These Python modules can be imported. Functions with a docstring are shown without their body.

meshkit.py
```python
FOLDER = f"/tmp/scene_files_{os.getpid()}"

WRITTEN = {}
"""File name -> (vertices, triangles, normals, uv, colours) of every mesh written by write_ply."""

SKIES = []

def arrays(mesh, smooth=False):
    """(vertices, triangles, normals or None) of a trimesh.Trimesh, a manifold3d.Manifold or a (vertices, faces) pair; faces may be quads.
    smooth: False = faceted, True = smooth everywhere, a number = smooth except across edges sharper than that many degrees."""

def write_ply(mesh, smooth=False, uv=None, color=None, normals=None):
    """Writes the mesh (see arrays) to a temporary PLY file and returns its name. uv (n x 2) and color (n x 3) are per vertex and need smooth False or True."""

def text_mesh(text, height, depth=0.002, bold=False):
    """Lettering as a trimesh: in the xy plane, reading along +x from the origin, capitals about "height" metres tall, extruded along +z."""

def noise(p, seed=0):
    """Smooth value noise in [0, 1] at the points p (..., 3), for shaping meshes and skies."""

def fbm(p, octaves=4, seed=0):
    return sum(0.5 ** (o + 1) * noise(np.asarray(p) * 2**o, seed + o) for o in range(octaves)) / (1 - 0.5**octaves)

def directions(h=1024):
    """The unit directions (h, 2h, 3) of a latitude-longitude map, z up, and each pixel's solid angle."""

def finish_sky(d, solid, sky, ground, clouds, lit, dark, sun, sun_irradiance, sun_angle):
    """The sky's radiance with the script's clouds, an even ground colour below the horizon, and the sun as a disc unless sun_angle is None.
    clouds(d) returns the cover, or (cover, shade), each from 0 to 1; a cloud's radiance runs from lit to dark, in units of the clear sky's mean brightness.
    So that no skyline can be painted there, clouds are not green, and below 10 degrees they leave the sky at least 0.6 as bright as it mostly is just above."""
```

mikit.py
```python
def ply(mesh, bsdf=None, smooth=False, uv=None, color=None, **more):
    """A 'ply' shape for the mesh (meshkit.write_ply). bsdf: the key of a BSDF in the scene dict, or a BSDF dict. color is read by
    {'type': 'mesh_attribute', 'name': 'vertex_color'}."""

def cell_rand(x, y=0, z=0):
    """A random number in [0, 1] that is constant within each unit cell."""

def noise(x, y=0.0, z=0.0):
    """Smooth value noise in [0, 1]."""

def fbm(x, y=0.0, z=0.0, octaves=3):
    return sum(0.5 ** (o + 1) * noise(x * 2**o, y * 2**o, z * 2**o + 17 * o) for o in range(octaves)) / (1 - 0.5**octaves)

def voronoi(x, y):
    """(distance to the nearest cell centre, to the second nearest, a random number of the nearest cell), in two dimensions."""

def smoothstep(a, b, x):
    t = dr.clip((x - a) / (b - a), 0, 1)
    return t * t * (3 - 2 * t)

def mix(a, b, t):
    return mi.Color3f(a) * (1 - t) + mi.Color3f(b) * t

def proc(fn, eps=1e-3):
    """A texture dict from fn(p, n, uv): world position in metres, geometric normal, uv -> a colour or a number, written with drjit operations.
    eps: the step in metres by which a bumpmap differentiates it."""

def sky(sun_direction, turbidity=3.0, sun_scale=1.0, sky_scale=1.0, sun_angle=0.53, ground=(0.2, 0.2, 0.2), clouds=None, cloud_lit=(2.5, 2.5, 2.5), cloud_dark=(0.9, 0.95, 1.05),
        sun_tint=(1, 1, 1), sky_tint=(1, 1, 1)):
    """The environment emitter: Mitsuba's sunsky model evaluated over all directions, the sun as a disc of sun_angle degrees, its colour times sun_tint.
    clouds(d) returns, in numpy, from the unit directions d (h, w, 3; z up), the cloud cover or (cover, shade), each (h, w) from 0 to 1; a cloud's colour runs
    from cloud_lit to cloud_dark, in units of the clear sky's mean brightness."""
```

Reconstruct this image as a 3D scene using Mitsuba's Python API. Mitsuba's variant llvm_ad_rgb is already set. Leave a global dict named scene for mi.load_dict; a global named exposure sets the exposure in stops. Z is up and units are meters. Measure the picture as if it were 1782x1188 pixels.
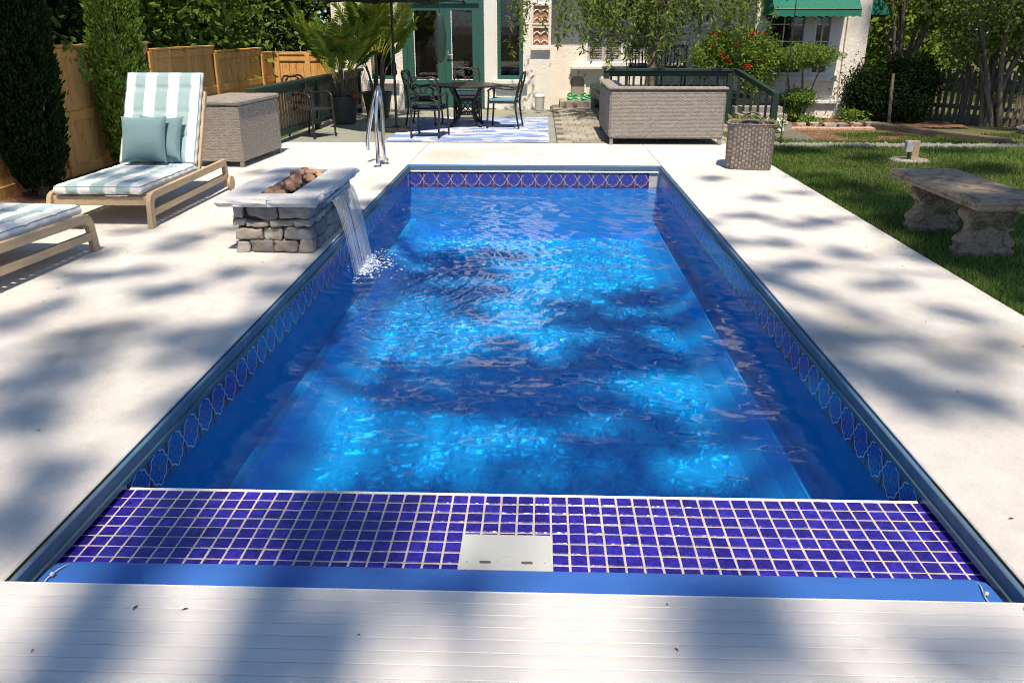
import math, numpy as np, trimesh, mitsuba as mi, mikit, meshkit, drjit as dr
from mikit import proc, noise, fbm, voronoi, cell_rand, smoothstep, mix
T = mi.ScalarTransform4f
scene, labels = {}, {}
rng = np.random.default_rng(7)

# ---------------------------------------------------------------- camera, sky, exposure
CAM = np.array([0, 0, 1.62])
PITCH, YAW = math.radians(20.8), math.radians(1.9)
FWD = np.array([-math.sin(YAW) * math.cos(PITCH), math.cos(YAW) * math.cos(PITCH), -math.sin(PITCH)])
scene['camera'] = {'type': 'perspective', 'fov': 63.5, 'fov_axis': 'x', 'near_clip': 0.05, 'far_clip': 400.0,
                   'to_world': T().look_at(origin=CAM.tolist(), target=(CAM + FWD).tolist(), up=[0, 0, 1])}
SUN = np.array([0.05, -0.48, 0.875])
SUN = SUN / np.linalg.norm(SUN)
scene['sky'] = mikit.sky(SUN.tolist(), turbidity=3.0, sky_scale=0.95, sky_tint=(1.04, 1.0, 0.96))
exposure = 2.0

# ---------------------------------------------------------------- materials
def rgb(c): return {'type': 'rgb', 'value': list(map(float, c))}
def mat(name, base, rough=0.6, two=True, bump=None, bscale=1.0, **kw):
    b = {'type': 'principled', 'base_color': base if isinstance(base, dict) else rgb(base), 'roughness': rough if isinstance(rough, dict) else float(rough), 'specular': 0.4, **kw}
    if bump is not None: b = {'type': 'bumpmap', 'arbitrary': bump, 'scale': float(bscale), 'bsdf': b}
    scene[name] = {'type': 'twosided', 'bsdf': b} if two else b

def f_concrete(p, n, uv):
    a = fbm(p.x * 1.3, p.y * 1.3, 0.5, 4); b = fbm(p.x * 14, p.y * 14, 3.0, 3); c = noise(p.x * 160, p.y * 160, 1.0)
    st = smoothstep(0.60, 0.75, fbm(p.x * 0.8 + 9, p.y * 0.7, 2.0, 4))
    v = 0.80 + 0.26 * a + 0.16 * (b - 0.5) + 0.10 * (c - 0.5)
    return mix([0.55, 0.545, 0.53], [0.45, 0.44, 0.41], st) * v
def f_concrete_b(p, n, uv): return noise(p.x * 90, p.y * 90, p.z * 90) * 0.0012 + fbm(p.x * 9, p.y * 9, 0.0, 3) * 0.004
mat('m_concrete', proc(f_concrete), 0.75, bump=proc(f_concrete_b, 2e-3))
def f_lid(p, n, uv):
    s = noise(p.x * 3.0, p.y * 60, 1.0); d = smoothstep(0.70, 0.85, fbm(p.x * 5, p.y * 9, 4.0, 4))
    return mix([0.58, 0.585, 0.59], [0.44, 0.44, 0.42], d * 0.5) * (0.95 + 0.08 * s)
mat('m_lid', proc(f_lid), 0.38)
mat('m_gap', (0.05, 0.05, 0.05), 0.8)
def f_tile(p, n, uv):
    i, j = dr.floor((p.x + 1.66) / 0.0636), dr.floor((p.y - 2.83) / 0.0636)
    r = cell_rand(i, j, 3); u = noise(p.x * 70, p.y * 70, 2.0)
    c = mix([0.022, 0.011, 0.24], [0.036, 0.022, 0.40], r)
    return c * (0.46 + 0.6 * u)
def f_tile_b(p, n, uv): return fbm(p.x * 45, p.y * 45, 1.0, 2) * 0.0015
mat('m_mosaic', proc(f_tile), 0.09, bump=proc(f_tile_b, 2e-3), clearcoat=0.6, clearcoat_gloss=0.95)
def f_grout(p, n, uv): return mix([0.56, 0.53, 0.53], [0.38, 0.35, 0.34], fbm(p.x * 9, p.y * 18, p.z * 18, 3))
mat('m_grout', proc(f_grout), 0.8)
def f_water_tile(p, n, uv):
    side = dr.abs(n.x) > 0.5
    u = dr.select(side, p.y - 2.87, p.x + 1.66) / 0.178
    a, b = u - dr.floor(u) - 0.5, (p.z + 0.179) / 0.178
    r, t = dr.sqrt(a * a + b * b), dr.atan2(b, a)
    R = 0.44 + 0.028 * dr.cos(8 * t) + 0.02 * dr.cos(4 * t)
    line = 1 - smoothstep(0.010, 0.028, dr.abs(r - R))
    petal = smoothstep(0.3, 0.8, dr.cos(8 * t) * 0.5 + 0.5) * smoothstep(0.10, 0.14, r) * (1 - smoothstep(0.30, 0.34, r))
    inn = mix([0.02, 0.036, 0.24], [0.05, 0.075, 0.38], petal * 0.7)
    dot = 1 - smoothstep(0.07, 0.10, r)
    inn = mix(inn, [0.22, 0.05, 0.12], dot)
    ring = 1 - smoothstep(0.008, 0.022, dr.abs(r - 0.33))
    inn = mix(inn, [0.25, 0.28, 0.55], ring * 0.25)
    out = mix([0.12, 0.035, 0.06], [0.06, 0.025, 0.10], noise(p.x * 60, p.y * 60, p.z * 60))
    c = mix(inn, out, smoothstep(-0.004, 0.004, r - R))
    return mix(c, [0.42, 0.43, 0.50], line)
mat('m_band', proc(f_water_tile), 0.22, clearcoat=0.5, clearcoat_gloss=0.9)
def f_shell(p, n, uv):
    s = fbm(p.x * 5, p.y * 5, p.z * 5, 3); g = noise(p.x * 120, p.y * 120, p.z * 120)
    return mix([0.004, 0.19, 0.55], [0.006, 0.27, 0.68], s) * (0.82 + 0.36 * g)
def f_wall_shaded(p, n, uv): return f_shell(p, n, uv) * 0.62  # walls darkened in colour to deepen the shade in the pool
mat('m_shell_shaded', proc(f_wall_shaded), 0.5)
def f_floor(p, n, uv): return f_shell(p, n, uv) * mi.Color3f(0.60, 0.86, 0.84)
mat('m_shell_floor', proc(f_floor), 0.46, specular=1.0, spec_tint=1.0)  # gloss tuned so the added floor ridges glint like caustics
def f_coping(p, n, uv): return mix([0.055, 0.11, 0.175], [0.11, 0.18, 0.26], fbm(p.x * 22, p.y * 22, p.z * 22, 3))
mat('m_coping', proc(f_coping), 0.45)
mat('m_track', (0.06, 0.115, 0.17), 0.35, metallic=0.3)
mat('m_white_trim', (0.72, 0.71, 0.69), 0.5)
def f_vinyl(p, n, uv):
    w = fbm(p.x * 4, p.y * 12, p.z * 12, 3); s = smoothstep(0.72, 0.80, noise(p.x * 22, p.y * 60, p.z * 30))
    return mix([0.032, 0.12, 0.43], [0.046, 0.155, 0.50], w) * (1 - 0.0 * s)
def f_vinyl_b(p, n, uv): return fbm(p.x * 3, p.y * 20, p.z * 20, 3) * 0.004 + noise(p.x * 40, p.y * 40, p.z * 40) * 0.0006
mat('m_vinyl', proc(f_vinyl), 0.42, bump=proc(f_vinyl_b, 2e-3))
scene['m_water'] = {'type': 'thindielectric', 'int_ior': 1.18, 'ext_ior': 1.0}
scene['m_glass'] = {'type': 'thindielectric', 'int_ior': 1.5, 'ext_ior': 1.0}
scene['m_fall'] = {'type': 'blendbsdf', 'weight': 0.2, 'a': {'type': 'thindielectric', 'int_ior': 1.45, 'ext_ior': 1.0},
                   'b': {'type': 'principledthin', 'base_color': rgb((0.85, 0.88, 0.92)), 'roughness': 0.3, 'diff_trans': 1.0}}
mat('m_foam', (0.55, 0.66, 0.78), 0.5)
def f_stone(p, n, uv):
    s = fbm(p.x * 9, p.y * 9, p.z * 9, 4); g = noise(p.x * 110, p.y * 110, p.z * 110); t = cell_rand(dr.floor(p.x * 4.1), dr.floor(p.y * 4.3), dr.floor(p.z * 9.3))
    c = mix([0.20, 0.175, 0.15], [0.37, 0.33, 0.28], s)
    return mix(c, [0.26, 0.25, 0.25], t * 0.5) * (0.75 + 0.5 * g)
def f_stone_b(p, n, uv): return fbm(p.x * 26, p.y * 26, p.z * 26, 4) * 0.012
mat('m_stone', {'type': 'mesh_attribute', 'name': 'vertex_color'}, 0.85, bump=proc(f_stone_b, 2e-3))
mat('m_mortar', (0.05, 0.05, 0.048), 0.9)
def f_cap(p, n, uv):
    s = fbm(p.x * 5, p.y * 3, p.z * 12, 4); r = smoothstep(0.62, 0.80, fbm(p.x * 7 + 3, p.y * 4, 2.0, 3))
    return mix(mix([0.40, 0.42, 0.45], [0.56, 0.57, 0.58], s), [0.38, 0.28, 0.20], r * 0.5)
def f_cap_b(p, n, uv): return fbm(p.x * 18, p.y * 18, p.z * 30, 4) * 0.014
mat('m_cap', proc(f_cap), 0.7, bump=proc(f_cap_b, 2e-3))
def f_rock(p, n, uv):
    t = cell_rand(dr.floor(p.x * 17), dr.floor(p.y * 13), 2); s = fbm(p.x * 40, p.y * 40, p.z * 40, 3)
    return mix(mix([0.42, 0.20, 0.12], [0.58, 0.40, 0.26], t), [0.14, 0.08, 0.06], s * 0.55)
mat('m_rock', proc(f_rock), 0.7)
def f_teak(p, n, uv):
    g = fbm(p.x * 60, p.y * 5, p.z * 60, 3); k = fbm(p.x * 3, p.y * 3, p.z * 9, 2)
    return mix([0.36, 0.27, 0.17], [0.50, 0.40, 0.27], g) * (0.85 + 0.3 * k)
mat('m_teak', proc(f_teak), 0.6)
def f_cloth_b(p, n, uv): return fbm(p.x * 12, p.y * 12, p.z * 12, 3) * 0.010 + noise(p.x * 60, p.y * 25, p.z * 25) * 0.002
mat('m_stripe', {'type': 'mesh_attribute', 'name': 'vertex_color'}, 0.85, sheen=0.4, bump=proc(f_cloth_b, 3e-3))
def f_fabric(p, n, uv): return mix([0.13, 0.235, 0.26], [0.17, 0.28, 0.31], noise(p.x * 300, p.y * 300, p.z * 300))
mat('m_teal', proc(f_fabric), 0.9, sheen=0.4, bump=proc(f_cloth_b, 3e-3))
mat('m_piping', (0.20, 0.32, 0.37), 0.8)
def f_wicker(p, n, uv):
    up = dr.abs(n.z) > 0.7
    a = dr.select(up, p.x, p.x + p.y) / 0.034; b = dr.select(up, p.y, p.z) / 0.019
    ck = dr.floor(a) + dr.floor(b); par = ck - 2 * dr.floor(ck / 2)
    t = cell_rand(dr.floor(a), dr.floor(b), 1); fb = b - dr.floor(b); fa = a - dr.floor(a)
    e = smoothstep(0.0, 0.22, fb) * smoothstep(0.0, 0.22, 1 - fb)
    c = mix([0.26, 0.235, 0.215], [0.37, 0.34, 0.315], t)
    return c * (0.45 + 0.55 * e) * (0.80 + 0.2 * par)
def f_wicker_b(p, n, uv):
    up = dr.abs(n.z) > 0.7
    a = dr.select(up, p.x, p.x + p.y) / 0.034; b = dr.select(up, p.y, p.z) / 0.019
    fb = b - dr.floor(b)
    return (dr.sin(math.pi * (a + dr.floor(b))) * 0.5 + 0.5) * 0.005 + dr.sin(math.pi * fb) * 0.004
mat('m_wicker', proc(f_wicker), 0.65, bump=proc(f_wicker_b, 1e-3))
def f_basket(p, n, uv):
    up = dr.abs(n.z) > 0.7
    a = (p.x * 0.9 + p.y * 0.7) / 0.028; b = p.z / 0.014
    t = cell_rand(dr.floor(a), dr.floor(b + dr.floor(a) * 0.5), 4); fa = a - dr.floor(a); e = smoothstep(0, 0.3, fa) * smoothstep(0, 0.3, 1 - fa)
    return mix([0.13, 0.11, 0.10], [0.27, 0.23, 0.20], t) * (0.5 + 0.5 * e)
def f_basket_b(p, n, uv):
    a = (p.x * 0.9 + p.y * 0.7) / 0.028; b = p.z / 0.028
    return (dr.sin(math.pi * (b + dr.floor(a))) * 0.5 + 0.5) * 0.006
mat('m_basket', proc(f_basket), 0.7, bump=proc(f_basket_b, 1e-3))
def f_cedar(p, n, uv):
    i = dr.floor((p.y - 4.6) / 0.142 + (p.x + 5.39) / 0.142); t = cell_rand(i, 3, 5)
    g = fbm(p.x * 70 + p.y * 70, p.z * 3 + t * 40, i, 3); kx = noise((p.x + p.y) * 20, p.z * 7, i)
    c = mix([0.50, 0.255, 0.075], [0.70, 0.42, 0.15], g * 0.45 + t * 0.75 - 0.1)
    return mix(c, [0.22, 0.11, 0.04], smoothstep(0.84, 0.94, kx) * 0.6)
mat('m_cedar', proc(f_cedar), 0.65)
def f_grey_wood(p, n, uv): return mix([0.09, 0.08, 0.06], [0.19, 0.165, 0.125], fbm(p.x * 40, p.y * 40, p.z * 4, 3))
mat('m_grey_wood', proc(f_grey_wood), 0.85)
def f_stucco(p, n, uv): return mix([0.74, 0.71, 0.655], [0.80, 0.78, 0.74], fbm(p.x * 2, p.y * 2, p.z * 2, 4)) * (0.93 + 0.1 * noise(p.x * 50, p.y * 50, p.z * 50))
def f_stucco_b(p, n, uv): return fbm(p.x * 30, p.y * 30, p.z * 30, 3) * 0.01
mat('m_stucco', proc(f_stucco), 0.85, bump=proc(f_stucco_b, 4e-3))
mat('m_trim_white', (0.74, 0.73, 0.72), 0.5)
mat('m_green_paint', (0.03, 0.105, 0.085), 0.4)
mat('m_dark_green', (0.016, 0.036, 0.031), 0.5)
mat('m_awning', (0.012, 0.15, 0.105), 0.8)
mat('m_dim_room', (0.02, 0.018, 0.016), 0.9)  # near-black colour stands in for the dim rooms behind the glass
mat('m_room_mid', (0.10, 0.08, 0.065), 0.9)
mat('m_shutter', (0.40, 0.38, 0.42), 0.6)
mat('m_terracotta', (0.42, 0.22, 0.14), 0.8)
mat('m_brown_pot', (0.14, 0.05, 0.03), 0.5)
mat('m_black_metal', (0.022, 0.022, 0.024), 0.38, specular=0.5)
mat('m_steel', (0.78, 0.79, 0.80), 0.12, metallic=1.0)
mat('m_pot', (0.055, 0.062, 0.058), 0.5)
mat('m_joint', (0.10, 0.095, 0.08), 0.9)
mat('m_soil', (0.045, 0.030, 0.020), 0.95)
mat('m_navy', (0.012, 0.028, 0.06), 0.8)
mat('m_cushion_blue', (0.10, 0.22, 0.30), 0.85)
def f_patio(p, n, uv): return mix([0.17, 0.19, 0.165], [0.235, 0.25, 0.22], fbm(p.x * 6, p.y * 6, 1.0, 4))
mat('m_patio', proc(f_patio), 0.7)
def f_paver(p, n, uv): return mix([0.16, 0.16, 0.135], [0.30, 0.28, 0.24], fbm(p.x * 4, p.y * 4, 2.0, 4)) * (0.8 + 0.4 * cell_rand(dr.floor(p.x / 0.24), dr.floor(p.y / 0.34), 2))
mat('m_paver', proc(f_paver), 0.8)
def f_rug(p, n, uv):
    w = fbm(p.x * 1.6 + 0.6 * noise(p.x * 3, p.y * 2), p.y * 3.2, 1.0, 3); s = dr.sin(w * 17 + p.x * 1.0)
    return mix([0.13, 0.20, 0.38], [0.36, 0.40, 0.49], smoothstep(-0.35, 0.35, s))
mat('m_rug', proc(f_rug), 0.9)
def f_ground(p, n, uv): return mix([0.035, 0.055, 0.015], [0.10, 0.085, 0.045], fbm(p.x * 1.5, p.y * 1.5, 1.0, 4))
mat('m_ground', proc(f_ground), 0.95)
def f_mulch(p, n, uv): return mix([0.07, 0.035, 0.02], [0.22, 0.13, 0.08], noise(p.x * 50, p.y * 50, 1.0)) * (0.6 + 0.7 * noise(p.x * 7, p.y * 7, 3.0))
def f_mulch_b(p, n, uv): return noise(p.x * 45, p.y * 45, 1.0) * 0.03
mat('m_mulch', proc(f_mulch), 0.95, bump=proc(f_mulch_b, 4e-3))
mat('m_gravel', (0.25, 0.25, 0.24), 0.85)
mat('m_brick', (0.48, 0.27, 0.19), 0.85)
def f_bench(p, n, uv):
    l = smoothstep(0.5, 0.72, fbm(p.x * 13, p.y * 13, p.z * 13, 4)); e = smoothstep(0.55, 0.9, dr.abs(n.z))
    c = mix([0.26, 0.21, 0.16], [0.14, 0.11, 0.06], l)
    return c * (0.7 + 0.6 * noise(p.x * 70, p.y * 70, p.z * 70))
def f_bench_b(p, n, uv): return fbm(p.x * 40, p.y * 40, p.z * 40, 3) * 0.006
mat('m_bench', proc(f_bench), 0.85, bump=proc(f_bench_b, 2e-3))
def f_bark(p, n, uv): return mix([0.07, 0.055, 0.04], [0.24, 0.20, 0.155], fbm(p.x * 30, p.y * 30, p.z * 6, 4))
mat('m_timber', (0.11, 0.088, 0.065), 0.85)
mat('m_bark', proc(f_bark), 0.9)
mat('m_roof', (0.12, 0.11, 0.10), 0.9)
mat('m_plastic_white', (0.46, 0.49, 0.49), 0.4)
mat('m_galv', (0.5, 0.52, 0.53), 0.4, metallic=0.6)
mat('m_plastic_green', (0.04, 0.42, 0.17), 0.4)
mat('m_slot', (0.10, 0.10, 0.10), 0.6)
VC = {'type': 'mesh_attribute', 'name': 'vertex_color'}
scene['m_leaf'] = {'type': 'principledthin', 'base_color': VC, 'roughness': 0.45, 'diff_trans': 0.75, 'spec_trans': 0.0}

# ---------------------------------------------------------------- helpers
used = set()
def key_for(name):
    k, i = name, 0
    while k in used:
        i += 1; k = f'{name}_{i:03d}'
    used.add(k); return k
def put(name, mesh, m, parent=None, smooth=False, **kw):
    k = key_for(f'{parent}__{name}' if parent else name)
    d = mesh if isinstance(mesh, dict) else mikit.ply(mesh, m, smooth=smooth, **kw)
    scene[k] = dict(d); return k
def tag(k, label, cat, group=None):
    labels[k] = {'label': label, 'category': cat}
    if group: labels[k]['group'] = group
    return k
def thing(name, label, cat, group=None): return tag(key_for(name), label, cat, group)
def struct(name, mesh, m, smooth=False, kind='structure', **kw):
    k = put(name, mesh, m, smooth=smooth, **kw); labels[k] = {'kind': kind}; return k
def M(v, f): return trimesh.Trimesh(np.asarray(v, float), np.asarray(f, int), process=False)
def cat(ms): return trimesh.util.concatenate([m for m in ms])
BF = [[0, 2, 1], [0, 3, 2], [4, 5, 6], [4, 6, 7], [0, 1, 5], [0, 5, 4], [1, 2, 6], [1, 6, 5], [2, 3, 7], [2, 7, 6], [3, 0, 4], [3, 4, 7]]
def box(x0, x1, y0, y1, z0, z1):
    return M([[x0, y0, z0], [x1, y0, z0], [x1, y1, z0], [x0, y1, z0], [x0, y0, z1], [x1, y0, z1], [x1, y1, z1], [x0, y1, z1]], BF)
def cbox(x0, x1, y0, y1, z0, z1, c=0.005):
    V = []
    for x, sx in ((x0, 1), (x1, -1)):
        for y, sy in ((y0, 1), (y1, -1)):
            for z, sz in ((z0, 1), (z1, -1)):
                V += [[x + sx * c, y + sy * c, z], [x + sx * c, y, z + sz * c], [x, y + sy * c, z + sz * c]]
    h = trimesh.convex.convex_hull(np.array(V)); return M(h.vertices, h.faces)
def xf(m, mtx): return M(trimesh.transform_points(m.vertices, mtx), m.faces)
def mv(x=0, y=0, z=0, rz=0.0, s=1.0):
    c, d = math.cos(rz), math.sin(rz)
    return np.array([[c * s, -d * s, 0, x], [d * s, c * s, 0, y], [0, 0, s, z], [0, 0, 0, 1.0]])
def rotx(a, o=(0, 0, 0)): return trimesh.transformations.rotation_matrix(a, [1, 0, 0], o)
def tube(pts, r, sides=8, cap=True):
    p = np.asarray(pts, float); n = len(p); r = np.broadcast_to(np.asarray(r, float), (n,))
    t = np.gradient(p, axis=0); t /= np.linalg.norm(t, axis=1, keepdims=True) + 1e-12
    ref = np.array([0, 0, 1.0]) if abs(t[:, 2]).mean() < 0.8 else np.array([1.0, 0, 0])
    a = np.cross(t, ref); a /= np.linalg.norm(a, axis=1, keepdims=True) + 1e-12
    b = np.cross(t, a); th = np.arange(sides) * 2 * math.pi / sides
    v = (p[:, None] + r[:, None, None] * (np.cos(th)[None, :, None] * a[:, None] + np.sin(th)[None, :, None] * b[:, None])).reshape(-1, 3)
    f = []
    for i in range(n - 1):
        for j in range(sides):
            q = [i * sides + j, i * sides + (j + 1) % sides, (i + 1) * sides + (j + 1) % sides, (i + 1) * sides + j]
            f += [[q[0], q[2], q[1]], [q[0], q[3], q[2]]]
    if cap:
        v = np.vstack([v, p[:1], p[-1:]])
        for j in range(sides):
            f += [[j, (j + 1) % sides, n * sides], [(n - 1) * sides + (j + 1) % sides, (n - 1) * sides + j, n * sides + 1]]
    return M(v, f)
def curve(ctrl, n=12):
    from scipy.interpolate import CubicSpline
    c = np.asarray(ctrl, float); s = np.r_[0, np.cumsum(np.linalg.norm(np.diff(c, axis=0), axis=1))]
    return CubicSpline(s, c)(np.linspace(0, s[-1], n))
def lathe(prof, sides=28):
    p = np.asarray(prof, float); th = np.arange(sides) * 2 * math.pi / sides
    v = np.stack([p[:, None, 0] * np.cos(th), p[:, None, 0] * np.sin(th), np.broadcast_to(p[:, None, 1], (len(p), sides))], -1).reshape(-1, 3)
    f = []
    for i in range(len(p) - 1):
        for j in range(sides):
            q = [i * sides + j, i * sides + (j + 1) % sides, (i + 1) * sides + (j + 1) % sides, (i + 1) * sides + j]
            f += [[q[0], q[1], q[2]], [q[0], q[2], q[3]]]
    return M(v, f)
def grid(xs, ys, zf):
    X, Y = np.meshgrid(xs, ys); Z = zf(X, Y) if callable(zf) else np.full_like(X, zf)
    nx, ny = len(xs), len(ys); i, j = np.meshgrid(np.arange(nx - 1), np.arange(ny - 1)); a = (j * nx + i).ravel()
    return M(np.stack([X, Y, Z], -1).reshape(-1, 3), np.vstack([np.stack([a, a + 1, a + nx + 1], 1), np.stack([a, a + nx + 1, a + nx], 1)]))
def rough_box(x0, x1, y0, y1, z0, z1, amp, seed, seg=3, c=0.25):
    """A pillow-edged stone: a subdivided box pushed towards an ellipsoid and jittered."""
    g = np.random.default_rng(seed)
    b = trimesh.creation.box((2, 2, 2)).subdivide().subdivide().subdivide() if seg > 2 else trimesh.creation.box((2, 2, 2)).subdivide()
    v = b.vertices.copy(); k = 11.0
    v = v / (np.sum(np.abs(v) ** k, axis=1, keepdims=True) ** (1 / k)) * (1 - c * 0) 
    h = np.array([x1 - x0, y1 - y0, z1 - z0]) / 2; o = np.array([x0 + x1, y0 + y1, z0 + z1]) / 2
    w = v * h + o
    w += (meshkit.noise(w * 18 + seed * 3.7) - 0.5)[:, None] * v * amp * 2.6; w += g.uniform(-1, 1, (2, 3))[0] * amp * 0.3; w[:, 0] += (w[:, 2] - o[2]) * g.uniform(-0.18, 0.18); f_ = meshkit.fbm(w * 30 + seed * 1.7, 3) - 0.5; w += v * f_[:, None] * amp * 2.2; w[:, 1] += np.where(v[:, 1] < 0, (w[:, 0] - o[0]) * g.uniform(-0.12, 0.12) + (w[:, 2] - o[2]) * g.uniform(-0.15, 0.15), 0)
    w[:, 2] += (meshkit.noise(w[:, [0, 1, 0]] * 7 + seed) - 0.5) * amp
    return M(w, b.faces)
STONE = [(0.25, 0.24, 0.225), (0.185, 0.185, 0.185), (0.29, 0.275, 0.255), (0.215, 0.22, 0.23), (0.26, 0.23, 0.205), (0.155, 0.155, 0.16)]
def stone(name, mesh, parent, seed):
    g = np.random.default_rng(seed); v = mesh.vertices
    c = np.array(STONE[g.integers(0, len(STONE))]) * g.uniform(0.85, 1.25); a = meshkit.fbm(v * 16 + seed, 3)[:, None]; b = meshkit.fbm(v * 30 + 5, 2)[:, None]
    c = c * (0.55 + 0.9 * a) * (1 - 0.5 * np.clip(b - 0.55, 0, 1)) + np.array([0.05, 0.02, 0.0]) * (b > 0.62)
    return put(name, mesh, 'm_stone', parent, smooth=True, color=np.clip(c, 0.02, 0.6))
def leaves(pts, size, g, cols, aspect=0.5, tilt=1.0, droop=0.0, jit=0.25, dirs=None):
    """Leaf-shaped folded quads at the points; returns (mesh, colours)."""
    n = len(pts); s = size * (1 + jit * g.normal(size=(n, 1)))
    d = g.normal(size=(n, 3)) if dirs is None else dirs + 0.35 * g.normal(size=(n, 3))
    d[:, 2] = d[:, 2] * tilt - droop; d /= np.linalg.norm(d, axis=1, keepdims=True)
    w = np.cross(d, g.normal(size=(n, 3))); w /= np.linalg.norm(w, axis=1, keepdims=True) + 1e-9
    nn = np.cross(d, w)
    a = pts; b = pts + d * s * 0.5 + w * s * aspect * 0.5 + nn * s * 0.08; c = pts + d * s; e = pts + d * s * 0.5 - w * s * aspect * 0.5 + nn * s * 0.08
    v = np.stack([a, b, c, e], 1).reshape(-1, 3); i = np.arange(n)[:, None] * 4
    f = np.vstack([i + [0, 1, 2], i + [0, 2, 3]])
    cols = np.asarray(cols, float); col = cols[g.integers(0, len(cols), n)] * (0.75 + 0.5 * g.random((n, 1)))
    return M(v, f), np.repeat(col, 4, 0)
def joinleaf(parts):
    return cat([p[0] for p in parts]), np.vstack([p[1] for p in parts])
def blob_points(center, rad, nclump, per, g, clump=0.22, hollow=0.35):
    c, r = np.array(center, float), np.array(rad, float)
    u = g.normal(size=(nclump, 3)); u /= np.linalg.norm(u, axis=1, keepdims=True)
    q = u * (hollow + (1 - hollow) * g.random((nclump, 1)) ** 0.5)
    p = np.repeat(q, per, 0) + g.normal(size=(nclump * per, 3)) * clump * (0.6 + 0.8 * np.repeat(g.random((nclump, 1)), per, 0))
    return c + p * r
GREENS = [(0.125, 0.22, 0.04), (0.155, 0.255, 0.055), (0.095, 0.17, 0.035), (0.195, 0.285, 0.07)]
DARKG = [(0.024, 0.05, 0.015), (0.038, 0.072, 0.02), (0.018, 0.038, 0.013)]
LIGHTG = [(0.19, 0.29, 0.05), (0.24, 0.345, 0.07), (0.15, 0.25, 0.045)]
OLIVE = [(0.17, 0.235, 0.06), (0.13, 0.185, 0.05), (0.24, 0.29, 0.09)]
class Kit:
    def __init__(s): s.parts = []
    def add(s, name, mesh, m, smooth=False, **kw): s.parts.append((name, mikit.ply(mesh, m, smooth=smooth, **kw))); return s
    def place(s, root, mtx):
        for n, d in s.parts:
            scene[key_for(f'{root}__{n}')] = {**d, 'to_world': T(mtx.tolist())}

PX0, PX1, PY0, PY1, WZ = -1.66, 1.52, 2.83, 10.5, -0.27

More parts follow.
